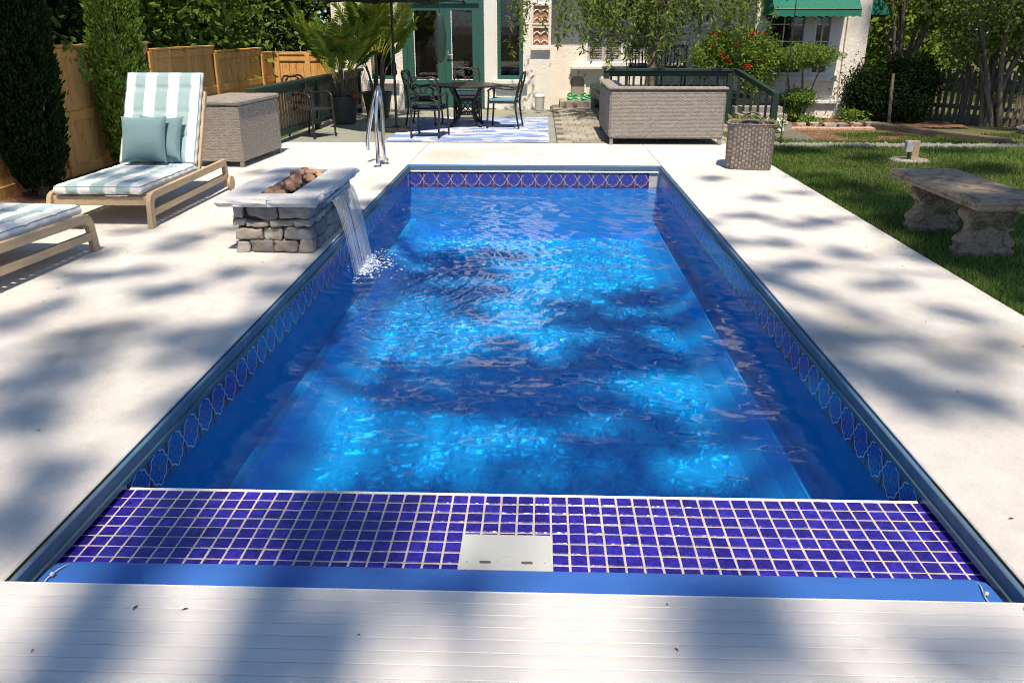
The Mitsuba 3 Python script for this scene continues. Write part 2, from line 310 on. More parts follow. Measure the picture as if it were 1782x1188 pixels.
# ---------------------------------------------------------------- ground, deck
def ring_ground():
    X = [-150, PX0 - 0.4, PX1 + 0.4, 150]; Y = [-150, 0.9, PY1 + 0.4, 220]; q = []
    for i in range(3):
        for j in range(3):
            if (i, j) != (1, 1): q.append(M([[X[i], Y[j], -0.045], [X[i + 1], Y[j], -0.045], [X[i + 1], Y[j + 1], -0.045], [X[i], Y[j + 1], -0.045]], [[0, 1, 2], [0, 2, 3]]))
    return cat(q)
struct('ground', ring_ground(), 'm_ground')
DK = -0.12
def slab(x0, x1, y0, y1): return cbox(x0 + 0.003, x1 - 0.003, y0 + 0.003, y1 - 0.003, DK, 0.0, 0.006)
deck = key_for('concrete_deck'); labels[deck] = {'kind': 'structure'}
for a in [(-4.75, PX0, 0.9, 5.05), (-4.75, PX0, 5.05, PY1), (-4.75, PX0, PY1, 12.6), (PX0, PX1, PY1, 12.6), (PX1, 2.92, PY1, 12.6), (PX1, 2.92, 5.05, PY1), (PX1, 2.92, 0.9, 5.05),
          (-4.75, 2.92, -3.0, 0.9), (-4.75, 2.92, -8, -3.0)]:
    put('slab', slab(*a), 'm_concrete', deck)
put('joint_bed', box(-4.74, PX0 - 0.05, 0.91, 12.59, -0.11, -0.012), 'm_soil', deck)
put('joint_bed', box(PX1 + 0.05, 2.91, 0.91, 12.59, -0.11, -0.012), 'm_soil', deck)
put('joint_bed', box(PX0 - 0.05, PX1 + 0.05, PY1 + 0.05, 12.59, -0.11, -0.012), 'm_soil', deck)

# ---------------------------------------------------------------- swimming pool
pool = thing('swimming_pool', 'long rectangular blue fibreglass swimming pool sunk in the pale concrete deck', 'swimming pool')
LZ, FZ, LW = -0.70, -0.96, 0.085
def quad(a, b, c, d): return M([a, b, c, d], [[0, 1, 2], [0, 2, 3]])
y0, y1 = PY0, PY1
walls = [quad([PX0, y0, 0], [PX0, y1, 0], [PX0, y1, LZ], [PX0, y0, LZ]), quad([PX1, y1, 0], [PX1, y0, 0], [PX1, y0, LZ], [PX1, y1, LZ]),
         quad([PX1, y0, -0.11], [PX0, y0, -0.11], [PX0, y0, FZ - 0.2], [PX1, y0, FZ - 0.2])]
coves = []
for s, px in ((1, PX0), (-1, PX1)):
    xi = px + s * LW; q = []
    n = 40; prof = [(px, LZ), (xi - s * 0.02, LZ), (xi - s * 0.005, LZ - 0.006), (xi, LZ - 0.02), (xi + s * 0.05, LZ - 0.12), (xi + s * 0.16, FZ + 0.035), (xi + s * 0.30, FZ - 0.02)]
    for k in range(6):
        (xa, za), (xb, zb) = prof[k], prof[k + 1]
        q.append(quad([xa, y0, za], [xb, y0, zb], [xb, y1, zb], [xa, y1, za]))
    coves.append(cat(q))
put('shell', cat(walls), 'm_shell_shaded', pool)
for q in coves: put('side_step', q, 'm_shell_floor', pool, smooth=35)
put('end_wall', quad([PX0, y1, 0], [PX1, y1, 0], [PX1, y1, FZ - 0.2], [PX0, y1, FZ - 0.2]), 'm_shell_floor', pool)  # lighter floor colour puts sunlight into the far wall
put('shell', cat([quad([PX0 - 0.4, 0.9, -0.30], [PX1 + 0.4, 0.9, -0.30], [PX1 + 0.4, PY0, -0.30], [PX0 - 0.4, PY0, -0.30]), quad([PX0, 0.9, 0], [PX0, PY0, 0], [PX0, PY0, -0.3], [PX0, 0.9, -0.3]),
                  quad([PX1, PY0, 0], [PX1, 0.9, 0], [PX1, 0.9, -0.3], [PX1, PY0, -0.3])]), 'm_gap', pool)
def edges(X, Y, size, seed):
    """Distance to the nearest border of jittered cells (numpy Voronoi)."""
    x, y = X / size, Y / size; bx, by = np.floor(x), np.floor(y); f1 = np.full(X.shape, 9.0); f2 = f1.copy()
    h = lambda i, j, k: np.modf(np.abs(np.sin(i * 127.1 + j * 311.7 + k * 74.7 + seed * 13.3) * 43758.5453))[0]
    for a in (-1, 0, 1):
        for b in (-1, 0, 1):
            d = np.hypot(x - bx - a - 0.05 - 0.9 * h(bx + a, by + b, 1), y - by - b - 0.05 - 0.9 * h(bx + a, by + b, 2))
            f2 = np.minimum(f2, np.maximum(f1, d)); f1 = np.minimum(f1, d)
    return (f2 - f1) * size * 0.5
def caustic_ridges_z(X, Y):  # added ridges imitate the bright net of sun through ripples
    """Ridge network added to the smooth floor; its glints stand in for caustics."""
    P = np.stack([X, Y, X * 0], -1); Z = FZ + 0.012 * (meshkit.fbm(P * 2.2, 2, 9) - 0.5)
    for size, wid, amp, wp, sd in ((0.22, 0.0175, 0.030, 0.20, 1), (0.13, 0.013, 0.0165, 0.13, 2)):
        wx, wy = meshkit.fbm(P * 4.5 + sd, 3, sd) - 0.5, meshkit.fbm(P * 4.5 + 7 * sd, 3, sd + 4) - 0.5
        e = edges((X + wp * wx * 1.5) * 0.85, Y + wp * wy * 1.5, size, sd)
        k = np.clip(2.0 * meshkit.noise(P * 2.4 + sd, 11 + sd), 0.65, 1.1)
        Z += amp * k * np.exp(-(e / wid) ** 2)
    return Z
put('pool_floor', grid(np.linspace(PX0 + LW + 0.13, PX1 - LW - 0.13, 390), np.linspace(PY0, PY1, 1150), caustic_ridges_z), 'm_shell_floor', pool, smooth=True)
# coping strips, cover tracks and the white trim under the far coping
C0, C1 = -0.086, -0.008
for s, px in ((1, PX0), (-1, PX1)):
    a, b = sorted((px + s * 0.001, px + s * 0.022)); put('coping', cbox(a, b, 0.95, PY1 - 0.023, C0, C1, 0.004), 'm_coping', pool)
    a, b = sorted((px + s * 0.0225, px + s * 0.034)); put('cover_track', cbox(a, b, 0.95, PY1 - 0.035, C0 + 0.002, C0 + 0.028, 0.003), 'm_track', pool)
put('coping', cbox(PX0, PX1, PY1 - 0.022, PY1 - 0.001, C0 + 0.018, C1, 0.004), 'm_coping', pool)
put('white_trim', cbox(PX0 + 0.035, PX1 - 0.035, PY1 - 0.030, PY1 - 0.001, C0 - 0.004, C0 + 0.016, 0.003), 'm_white_trim', pool)
labels[pool + '__white_trim'] = {'label': 'white strip above the far row of patterned tiles'}
tz0, tz1, TS = C0 - 0.184, C0 - 0.006, 0.178
side_tile = {s: mikit.ply(cbox(0.0, 0.010, 0.002, TS - 0.002, 0, TS, 0.002), 'm_band') for s in (1,)}
for k in range(43):
    yy = PY0 + 0.04 + k * TS
    if yy + TS > PY1: break
    put('waterline_tile', {**side_tile[1], 'to_world': T().translate([PX0 + 0.001, yy, tz0])}, None, pool)
    put('waterline_tile', {**side_tile[1], 'to_world': T().translate([PX1 - 0.011, yy, tz0])}, None, pool)
far_tile = mikit.ply(cbox(0.002, TS - 0.002, 0.0, 0.010, 0, TS, 0.002), 'm_band')
for k in range(17):
    put('waterline_tile', {**far_tile, 'to_world': T().translate([PX0 + 0.012 + k * TS, PY1 - 0.012, tz0])}, None, pool)
put('band_grout', cat([box(PX0, PX0 + 0.004, PY0, PY1, tz0 - 0.003, C0), box(PX1 - 0.004, PX1, PY0, PY1, tz0 - 0.003, C0), box(PX0, PX1, PY1 - 0.005, PY1, tz0 - 0.003, C0)]), 'm_grout', pool)
# tiled ledge at the near end
P = 0.0636; SZ = -0.105
put('tiled_ledge', cat([box(PX0 + 0.002, PX1 - 0.002, PY0 - 0.62, PY0 + 0.002, -0.30, SZ - 0.003)]), 'm_grout', pool)
put('ledge_nosing', cbox(PX0 + 0.035, PX1 - 0.035, PY0 - 0.002, PY0 + 0.012, -0.16, SZ + 0.003, 0.004), 'm_white_trim', pool)
mt = mikit.ply(cbox(0.0040, P - 0.0040, 0.0040, P - 0.0040, -0.006, 0, 0.0022), 'm_mosaic')
PLX0, PLX1, PLY0, PLY1 = -0.262, 0.062, 2.325, 2.555
rest = []
for row in range(9):
    for c in range(50):
        x, y = PX0 + c * P, PY0 - (row + 1) * P
        if x > PLX0 and x + P < PLX1 and y > PLY0 - 0.05 and y + P < PLY1: continue
        dz = SZ + 0.0012 * (rng.random() - 0.5)
        if 2 <= row <= 7: put('mosaic_tile', {**mt, 'to_world': T().translate([x, y, dz]).rotate([1, 0, 0], rng.normal(0, 0.7)).rotate([0, 1, 0], rng.normal(0, 0.7))}, None, pool)
        else: rest.append(xf(cbox(0.0040, P - 0.0040, 0.0040, P - 0.0040, -0.006, 0, 0.0022), mv(x, y, dz)))
k = put('more_mosaic_tiles', cat(rest), 'm_mosaic', pool); labels[k] = {'kind': 'stuff'}
# water
def waves(X, Y):
    g = np.random.default_rng(5); Z = np.zeros_like(X)
    for i in range(26):
        L = 0.07 + 0.5 * g.random() ** 1.6; a = g.normal(0.0, 0.9) + math.pi / 2
        Z += 0.00072 * (L / 0.2) ** 0.9 * np.sin(2 * math.pi / L * (X * math.cos(a) + Y * math.sin(a)) + g.random() * 6.3)
    d = np.hypot(X + 1.40, (Y - 6.65) * 0.75); Z += 0.006 * np.exp(-d / 0.9) * np.sin(d * 2 * math.pi / 0.11) + 0.010 * np.exp(-(d / 0.35) ** 2) * (meshkit.noise(np.stack([X * 14, Y * 14, X * 0], -1)) - 0.5)
    P3 = np.stack([X, Y, X * 0], -1); calm = 0.55 + 0.9 * meshkit.fbm(P3 * 0.9, 3, 4)
    return WZ + Z * calm * (0.5 + 0.5 * np.clip((Y - 3.5) / 4.0, 0, 1))
struct('pool_water', grid(np.linspace(PX0 + 0.012, PX1 - 0.012, 220), np.linspace(PY0 + 0.012, PY1 - 0.012, 520), waves), 'm_water', smooth=True)
# access plate
pl = thing('access_plate', 'white square access plate with two slots set in the blue tiled ledge', 'access plate')
put('plate', cbox(PLX0, PLX1, PLY0 - 0.06, PLY1, SZ + 0.001, SZ + 0.005, 0.0015), 'm_plastic_white', pl)
for sx in (-0.172, -0.028):
    cs = [[sx + 0.013 * s + 0.0075 * math.cos(t), 2.388 + 0.0075 * math.sin(t), z] for z in (SZ + 0.0052, SZ + 0.0058) for s in (-1, 1) for t in np.linspace(0, 6.28, 12)]
    h = trimesh.convex.convex_hull(np.array(cs)); put('slot', M(h.vertices, h.faces), 'm_slot', pl)
for sx in (-0.235, 0.035): put('screw', xf(lathe([(0.0, 0.0012), (0.003, 0.001), (0.0036, 0)], 10), mv(sx, 2.388, SZ + 0.0052)), 'm_galv', pl, smooth=40)
put('ring', xf(lathe([(0.026, 0), (0.0265, 0.0006), (0.028, 0.0006), (0.0285, 0)], 28), mv(-0.10, 2.388, SZ + 0.0051)), 'm_plastic_white', pl)
# cover leading edge
th = np.linspace(0, 2 * math.pi, 25)[:-1]; xs = np.r_[-1.615, -1.60, np.linspace(-1.55, 1.42, 60), 1.455, 1.465]
v = []
for x in xs:
    e = 0.72 if x in (xs[0], xs[-1]) else 0.93 if x in (xs[1], xs[-2]) else 1.0
    w = 1 + 0.025 * (meshkit.noise(np.array([[x * 3.1, 0, 0]]))[0] - 0.5)
    c, s = np.cos(th), np.sin(th)
    v.append(np.stack([np.full(24, x), 2.165 + 0.135 * e * w * np.sign(c) * np.abs(c) ** 0.6, -0.088 + 0.042 * e * w * np.sign(s) * np.abs(s) ** 0.5], 1))
nv = len(v); v = np.vstack(v); f = []
for i in range(nv - 1):
    for j in range(24):
        q = [i * 24 + j, i * 24 + (j + 1) % 24, (i + 1) * 24 + (j + 1) % 24, (i + 1) * 24 + j]; f += [[q[0], q[1], q[2]], [q[0], q[2], q[3]]]
v = np.vstack([v, v[:24].mean(0), v[-24:].mean(0)])
for j in range(24): f += [[(j + 1) % 24, j, nv * 24], [(nv - 1) * 24 + j, (nv - 1) * 24 + (j + 1) % 24, nv * 24 + 1]]
rl = thing('pool_cover', 'rolled blue vinyl pool cover edge between the tiled ledge and the white lid', 'pool cover')
put('vinyl', M(v, f), 'm_vinyl', rl, smooth=True)
for x in (-1.565, 1.41):
    put('tie_cord', cat([tube(curve([[x, 2.295, -0.075], [x + 0.01, 2.24, -0.043], [x - 0.006, 2.18, -0.040], [x + 0.02, 2.11, -0.044]], 10), 0.0022, 6), tube([[x, 2.185, -0.040], [x + 0.004, 2.19, -0.030]], 0.007, 6)]), 'm_plastic_white', rl, smooth=True)
# lid over the cover box
lid = thing('cover_box_lid', 'long white slatted lid of the pool cover box lying across the foreground', 'lid')
for k in range(24):
    yb = 2.065 - k * 0.0515
    put('plank', cbox(-2.35, 2.15, yb - 0.0495, yb, 0.004, 0.022, 0.002), 'm_lid', lid)
put('underframe', box(-2.34, 2.14, 0.88, 2.06, 0.001, 0.012), 'm_gap', lid)
put('front_lip', cbox(-2.35, 2.15, 2.0655, 2.072, -0.03, 0.0235, 0.002), 'm_lid', lid)

# ---------------------------------------------------------------- stone fire table with waterfall
fp = thing('fire_table', 'low stacked stone fire table with grey stone cap at the pool edge', 'fire table')
FX0, FX1, FY0, FY1 = -2.31, -1.73, 6.13, 7.45
put('core', box(FX0 + 0.03, FX1 - 0.03, FY0 + 0.03, FY1 - 0.03, 0.002, 0.355), 'm_mortar', fp)
rows = [(0.004, 0.094), (0.101, 0.196), (0.203, 0.258), (0.265, 0.355)]
front = [[.16, .25, .27, .16], [.31, .21, .32], [.13, .26, .27, .18], [.13, .37, .36]]
sd = 0
for (za, zb), ws in zip(rows, front):
    x = FX0 - 0.01; k = (FX1 - FX0 + 0.02) / sum(ws)
    for w in ws:
        sd += 1; j = rng.uniform(-0.006, 0.006, 3)
        stone('stone', rough_box(x + 0.004, x + w * k - 0.004, FY0 - 0.018 + j[0] * 1.8, FY0 + 0.10, za + max(j[1], -0.002), zb + j[2], 0.009, sd), fp, sd)
        x += w * k
for side, xs_ in ((1, (FX1 - 0.10, FX1 + 0.018)), (-1, (FX0 - 0.018, FX0 + 0.10))):
    for za, zb in rows:
        y = FY0 + 0.10
        while y < FY1 - 0.08:
            w = rng.uniform(0.15, 0.34); sd += 1; j = rng.uniform(-0.006, 0.006, 3); e = min(y + w, FY1)
            stone('stone', rough_box(xs_[0] + j[0], xs_[1] + j[0], y + 0.004, e - 0.004, za + max(j[1], -0.002), zb + j[2], 0.009, sd), fp, sd); y = e
CX0, CX1, CY0, CY1, CZ0, CZ1 = -2.40, -1.655, 6.03, 7.52, 0.368, 0.430
OX0, OX1, OY0, OY1 = -2.14, -1.885, 6.26, 7.40
def cap_piece(x0, x1, y0, y1, edges, seed):
    g = np.random.default_rng(seed); nx, ny, nz = max(2, int((x1 - x0) / 0.03)), max(2, int((y1 - y0) / 0.03)), 4
    b = trimesh.creation.box((1, 1, 1)).subdivide().subdivide().subdivide()
    w = (b.vertices + 0.5) * [x1 - x0, y1 - y0, CZ1 - CZ0] + [x0, y0, CZ0]
    tz = np.clip((CZ1 - w[:, 2]) / (CZ1 - CZ0), 0, 1)
    nz_ = meshkit.fbm(w * [22, 22, 40] + seed, 3)
    prof = 0.012 + 0.018 * np.sin(tz * math.pi) ** 2
    for ax, lo, hi in ((0, x0, x1), (1, y0, y1)):
        if ('x0', 'y0')[ax] in edges: m = w[:, ax] < lo + 1e-6; w[m, ax] += 0.018 - prof[m] + (nz_[m] - 0.5) * 0.06
        if ('x1', 'y1')[ax] in edges: m = w[:, ax] > hi - 1e-6; w[m, ax] -= 0.018 - prof[m] + (nz_[m] - 0.5) * 0.06
    return M(w, b.faces)
for a, e in (((CX0, -2.023, CY0, OY0), 'x0y0'), ((-2.019, CX1, CY0, OY0), 'x1y0'), ((CX0, OX0, OY0 + .003, 6.83), 'x0'), ((CX0, OX0, 6.834, OY1), 'x0'), ((OX1, CX1, OY0 + .003, 6.83), 'x1'),
             ((OX1, CX1, 6.834, OY1), 'x1'), ((CX0, -2.023, OY1 + .003, CY1), 'x0y1'), ((-2.019, CX1, OY1 + .003, CY1), 'x1y1')):
    sd += 1; put('cap_stone', cap_piece(*a, e, sd), 'm_cap', fp, smooth=40)
put('burner_tray', cat([box(OX0, OX1, OY0, OY1, 0.357, 0.374)]), 'm_gap', fp)
put('spillway', cbox(FX1 - 0.02, CX1 - 0.008, 6.42, 7.22, 0.325, 0.352, 0.004), 'm_galv', fp)
for k in range(44):
    x, y = rng.uniform(OX0 + 0.035, OX1 - 0.035), OY0 + 0.05 + (OY1 - OY0 - 0.1) * ((k * 0.618) % 1); r = rng.uniform(0.022, 0.042)
    b = trimesh.creation.icosphere(subdivisions=2); w = b.vertices * [r * rng.uniform(0.8, 1.5), r * rng.uniform(0.9, 1.4), r * rng.uniform(0.65, 0.95)]
    w *= 1 + 0.3 * (meshkit.noise(w * 45 + k) - 0.5)[:, None]
    h = 0.402 + 0.075 * (rng.random() ** 1.2) * (1 - abs(x - (OX0 + OX1) / 2) / 0.16)
    tag(put('fire_rock', xf(M(w, b.faces), mv(x, y, h, rng.uniform(0, 3))), 'm_rock', smooth=True), 'rust brown river rock heaped in the fire trough', 'rock', 'rocks in the fire trough')
# waterfall strands
wf = thing('waterfall', 'clear sheet of water falling from under the stone cap into the pool', 'waterfall')
ms = []
for k in range(90):
    y0_ = 6.45 + 0.74 * (k + rng.uniform(-.6, .6)) / 90; x0_ = CX1 + 0.012 + rng.normal(0, 0.005); r0 = rng.uniform(0.001, 0.0034); dy = rng.normal(0, 0.012)
    t = np.linspace(0, 1, 16); px = x0_ + 0.165 * t * (1 + 0.06 * rng.normal()); pz = 0.335 - 0.605 * t ** 1.8
    py = (y0_ - 6.82) * (1 - 0.13 * t) + 6.82 - 0.10 * t + dy * t + 0.003 * np.sin(t * 14 + rng.random() * 6)
    r = r0 * (0.75 + 0.5 * np.sin(t * 25 + rng.random() * 6) ** 2) * (1 - 0.25 * t)
    m = tube(np.stack([px, py, pz], 1), r, 5, False); ms.append(m)
labels[put('strands', cat(ms), 'm_fall', wf, smooth=True)] = {'kind': 'stuff'}
xs_ = []
ts, us = np.linspace(0, 1, 18), np.linspace(0, 1, 50)
Tt, U = np.meshgrid(ts, us); yy = 6.45 + 0.74 * U; 
sheet = M(np.stack([CX1 + 0.012 + 0.165 * Tt + 0.008 * np.sin(U * 40 + 3 * np.sin(U * 17)), (yy - 6.82) * (1 - 0.13 * Tt) + 6.82 - 0.10 * Tt, 0.335 - 0.605 * Tt ** 1.8], -1).reshape(-1, 3),
          [[a, a + 1, a + 19] for j in range(49) for a in [j * 18 + i for i in range(17)]] + [[a, a + 19, a + 18] for j in range(49) for a in [j * 18 + i for i in range(17)]])
put('sheet', sheet, 'm_water', wf, smooth=True)
dp = []
for k in range(150):
    b = trimesh.creation.icosphere(subdivisions=1, radius=rng.uniform(0.002, 0.006)); a = rng.normal(0, 0.06)
    dp.append(xf(M(b.vertices, b.faces), mv(CX1 + 0.19 + a + rng.exponential(0.05), 6.42 + 0.62 * rng.random() + rng.normal(0, 0.03), WZ + 0.004 + abs(rng.normal(0, 0.035)))))
labels[put('splash', cat(dp), 'm_foam', wf, smooth=True)] = {'kind': 'stuff'}
fb_ = []
for k in range(300):
    b = trimesh.creation.icosphere(subdivisions=1, radius=rng.uniform(0.003, 0.009)); d = rng.exponential(0.075)
    fb_.append(xf(M(b.vertices * [1.6, 1.2, 0.35], b.faces), mv(CX1 + 0.17 + d, 6.78 - 0.2 * d + rng.normal(0, 0.22 - 0.1 * min(d, 1)), WZ + 0.002)))
labels[put('foam_bubbles', cat(fb_), 'm_foam', wf, smooth=True)] = {'kind': 'stuff'}

# ---------------------------------------------------------------- loungers
def stripe_cols(v, u, w=0.112):
    k = np.floor((u + 0.39) / w).astype(int) % 2
    return np.where(k[:, None] == 1, [0.29, 0.42, 0.45], [0.72, 0.72, 0.71])
def cushion(L, W, H, tuft, seed):
    """A cushion lying in local x (width) and y (length), top at z = H; tufted lines across; returns mesh and stripe colours."""
    nx, ny = 43, max(12, int(L / 0.02)); u, v_ = np.linspace(-1, 1, nx), np.linspace(0, 1, ny)
    # nodes at stripe edges stay sharp because the columns are narrow
    U, V = np.meshgrid(u, v_); X = U * W / 2; Y = V * L
    edge = np.minimum((1 - np.abs(U)) * W / 2, np.minimum(Y, L - Y))
    puff = np.clip(edge / 0.05, 0, 1) ** 0.5
    Z = H * (0.72 + 0.28 * puff)
    for t in tuft: Z -= 0.020 * np.exp(-((Y - t) / 0.012) ** 2) * (0.5 + 0.5 * np.cos(U * 9)) + 0.006 * np.exp(-((Y - t) / 0.03) ** 2)
    Z += 0.006 * (meshkit.fbm(np.stack([X * 9, Y * 9, X * 0 + seed], -1), 3) - 0.5)
    def sh(ZZ, flip):
        m = grid(u, v_, 0); vv = np.stack([X, Y, ZZ], -1).reshape(-1, 3); return M(vv, m.faces[:, ::-1] if flip else m.faces)
    top, bot = sh(Z, False), sh(np.full_like(Z, 0.0), True)
    border = np.concatenate([np.arange(nx), np.arange(1, ny) * nx + nx - 1, (ny - 1) * nx + np.arange(nx - 2, -1, -1), np.arange(ny - 2, 0, -1) * nx])
    n = nx * ny; b = len(border); bulge = []
    rings = [top.vertices[border]]
    cen = np.array([0, L / 2, 0])
    for q in (0.25, 0.5, 0.75):
        p = top.vertices[border] * [1, 1, 1 - q]; d = p - cen; d[:, 2] = 0; out = np.stack([np.sign(d[:, 0]) * (np.abs(np.abs(p[:, 0]) - W / 2) < 1e-6), np.where(p[:, 1] < 1e-6, -1, np.where(p[:, 1] > L - 1e-6, 1, 0)), 0 * d[:, 0]], 1)
        rings.append(p + out * 0.010 * math.sin(q * math.pi) * (1 + 0.5 * np.sin(np.arange(b)[:, None] * 0.9)))
    rings.append(bot.vertices[border]); sv = np.vstack(rings); sf = []
    for r_ in range(4):
        for i in range(b):
            a, c = r_ * b + i, r_ * b + (i + 1) % b; sf += [[a, a + b, c + b], [a, c + b, c]]
    m = cat([top, bot, M(sv, sf)])
    pipe = tube(np.vstack([top.vertices[border], top.vertices[border[:1]]]) + [0, 0, 0.001], 0.004, 5, False)
    return m, stripe_cols(m.vertices, m.vertices[:, 0]), pipe
SEATL, BACKL, W = 1.22, 0.93, 0.74
def lounger(key, mtx, back=48, mirror=1):
    k = Kit()
    hw = 0.435
    for s in (-1, 1):
        rail = curve([[s * hw, 1.83, 0.285], [s * hw, 1.2, 0.275], [s * hw, 0.3, 0.262], [s * hw, 0.06, 0.255]], 10)
        # side rail with rounded front leg: extruded outline
        from shapely.geometry import LineString
        def strip(line, w, x):
            g = LineString(line).buffer(w / 2, cap_style=2, join_style=1); mm = trimesh.creation.extrude_polygon(g.simplify(0.002), 0.04, engine='earcut')
            vv = np.asarray(mm.vertices); return M(np.stack([x - 0.02 + vv[:, 2], vv[:, 0], vv[:, 1]], 1), mm.faces)
        k.add('side_rail', strip([(1.80, 0.292), (0.085, 0.268)], 0.062, s * hw), 'm_teak', 35)
        k.add('leg', strip([(0.10, 0.262), (0.055, 0.245), (0.035, 0.20), (0.012, 0.0)], 0.072, s * hw), 'm_teak', 35)
        k.add('leg', strip([(1.70, 0.30), (1.775, 0.27), (1.79, 0.20), (1.79, 0.06)], 0.06, s * hw), 'm_teak', 35)
        k.add('stretcher', strip([(1.77, 0.145), (0.06, 0.125)], 0.055, s * (hw - 0.003)), 'm_teak')
        k.add('wheel', xf(lathe([(0, -0.016), (0.07, -0.016), (0.075, -0.01), (0.075, 0.01), (0.07, 0.016), (0, 0.016)], 24), np.array([[0, 0, 1, s * (hw + 0.045)], [1, 0, 0, 1.80], [0, 1, 0, 0.076], [0, 0, 0, 1.0]])), 'm_teak', 35)
    k.add('apron', cbox(-hw + 0.02, hw - 0.02, 0.05, 0.085, 0.185, 0.262, 0.004), 'm_teak')
    for i in range(12): k.add('slat', cbox(-hw + 0.021, hw - 0.021, 0.10 + i * 0.094, 0.165 + i * 0.094, 0.262, 0.280, 0.003), 'm_teak')
    m, c, p = cushion(SEATL, W, 0.085, [0.30, 0.62, 0.94], 1)
    mt_ = mv(0, 0.02, 0.288); k.add('seat_cushion', xf(m, mt_), 'm_stripe', True, color=c); k.add('seat_piping', xf(p, mt_), 'm_piping', True)
    A = math.radians(back); hy, hz = 1.235, 0.32
    R = mv(0, hy, hz) @ rotx(A)
    for s in (-1, 1): k.add('back_frame', xf(cbox(s * 0.385 - 0.018, s * 0.385 + 0.018, -0.02, 0.80, -0.045, 0.002, 0.004), R), 'm_teak')
    for i in range(7): k.add('back_slat', xf(cbox(-0.365, 0.365, 0.03 + i * 0.11, 0.095 + i * 0.11, -0.03, -0.012, 0.003), R), 'm_teak')
    m, c, p = cushion(BACKL, W, 0.09, [0.27, 0.52, 0.76], 2)
    k.add('back_cushion', xf(m, R @ mv(0, 0.03, 0.004)), 'm_stripe', True, color=c); k.add('back_piping', xf(p, R @ mv(0, 0.03, 0.004)), 'm_piping', True)
    k.place(key, mtx); return R
l2 = thing('sun_lounger', 'teak sun lounger with raised striped back and two teal pillows', 'sun lounger', None)
LM2 = mv(-3.765, 6.90, 0, math.radians(-0.5))
RB = lounger(l2, LM2, 61)
l1 = thing('sun_lounger', 'flat end of a teak sun lounger cut off by the left edge', 'sun lounger', None)
lounger(l1, mv(-3.86, 6.17, 0, math.radians(180 - 4)), 40)
def pillow(w, t, seed):
    n = 26; u = np.linspace(-1, 1, n); U, V = np.meshgrid(u, u)
    pin = 1 - 0.10 * (1 - V ** 2) * np.abs(U) ** 3; pin2 = 1 - 0.10 * (1 - U ** 2) * np.abs(V) ** 3
    H = t / 2 * ((1 - U ** 4) * (1 - V ** 4)) ** 0.55; H = H + 0.01 * (meshkit.fbm(np.stack([U * 3, V * 3, U * 0 + seed], -1), 3) - 0.5) * (1 - np.maximum(abs(U), abs(V)))
    base = grid(u, u, 0).faces
    return cat([M(np.stack([U * pin * w / 2, V * pin2 * w / 2, H], -1).reshape(-1, 3), base), M(np.stack([U * pin * w / 2, V * pin2 * w / 2, -H], -1).reshape(-1, 3), base[:, ::-1])])
A = math.radians(70)
tag(put('pillow', xf(pillow(0.45, 0.15, 1), LM2 @ mv(-0.05, 1.10, 0.61) @ rotx(A) @ mv(rz=0.02)), 'm_teal', smooth=True), 'square teal throw pillow in front on the raised lounger', 'pillow')
tag(put('pillow', xf(pillow(0.44, 0.13, 2), LM2 @ mv(0.055, 1.22, 0.61) @ rotx(math.radians(66)) @ mv(rz=-0.03)), 'm_teal', smooth=True), 'teal throw pillow tucked behind the front pillow on the lounger', 'pillow')

# ---------------------------------------------------------------- wicker deck box, sofa, basket
bx_ = thing('deck_box', 'brown wicker storage box with a thin lid behind the striped lounger', 'storage box')
BM = mv(-3.63, 10.16, 0, math.radians(-4))
kb = Kit(); kb.add('body', cbox(-0.66, 0, 0, 1.30, 0.07, 0.735, 0.012), 'm_wicker', 30); kb.add('lid', cbox(-0.68, 0.02, -0.02, 1.32, 0.737, 0.79, 0.015), 'm_wicker', 30)
for x in (-0.645, -0.055):
    for y in (0.01, 1.25): kb.add('leg', box(x, x + 0.045, y, y + 0.045, 0.001, 0.069), 'm_wicker')
kb.place(bx_, BM)
so = thing('wicker_sofa', 'brown wicker corner sofa seen from behind on the far deck edge', 'sofa')
put('back', cbox(1.0, 2.67, 12.42, 12.60, 0.09, 0.775, 0.03), 'm_wicker', so, 30)
put('back_rail', cbox(0.975, 2.69, 12.395, 12.625, 0.776, 0.815, 0.015), 'm_wicker', so, 30)
put('side', cbox(0.985, 1.13, 12.63, 14.4, 0.09, 0.775, 0.03), 'm_wicker', so, 30)
put('side_rail', cbox(0.965, 1.15, 12.63, 14.42, 0.776, 0.815, 0.015), 'm_wicker', so, 30)
put('seat_base', cat([cbox(1.14, 2.66, 12.61, 13.25, 0.09, 0.33, 0.01), cbox(1.14, 1.85, 13.26, 14.4, 0.09, 0.33, 0.01)]), 'm_wicker', so)
put('seat_cushion', cbox(1.16, 2.64, 12.62, 13.24, 0.331, 0.46, 0.04), 'm_navy', so, 40)
put('seat_cushion', cbox(1.16, 1.84, 13.27, 14.38, 0.331, 0.46, 0.04), 'm_navy', so, 40)
put('back_cushion', cbox(1.135, 1.28, 12.7, 14.3, 0.462, 0.80, 0.04), 'm_navy', so, 40)
for x, y in ((1.02, 12.44), (2.6, 12.44), (1.0, 14.33), (2.6, 13.2)): put('leg', box(x, x + 0.05, y, y + 0.05, 0.001, 0.089), 'm_wicker', so)
bk = thing('wicker_basket', 'dark wicker basket with two loop handles on the deck by the lawn', 'basket')
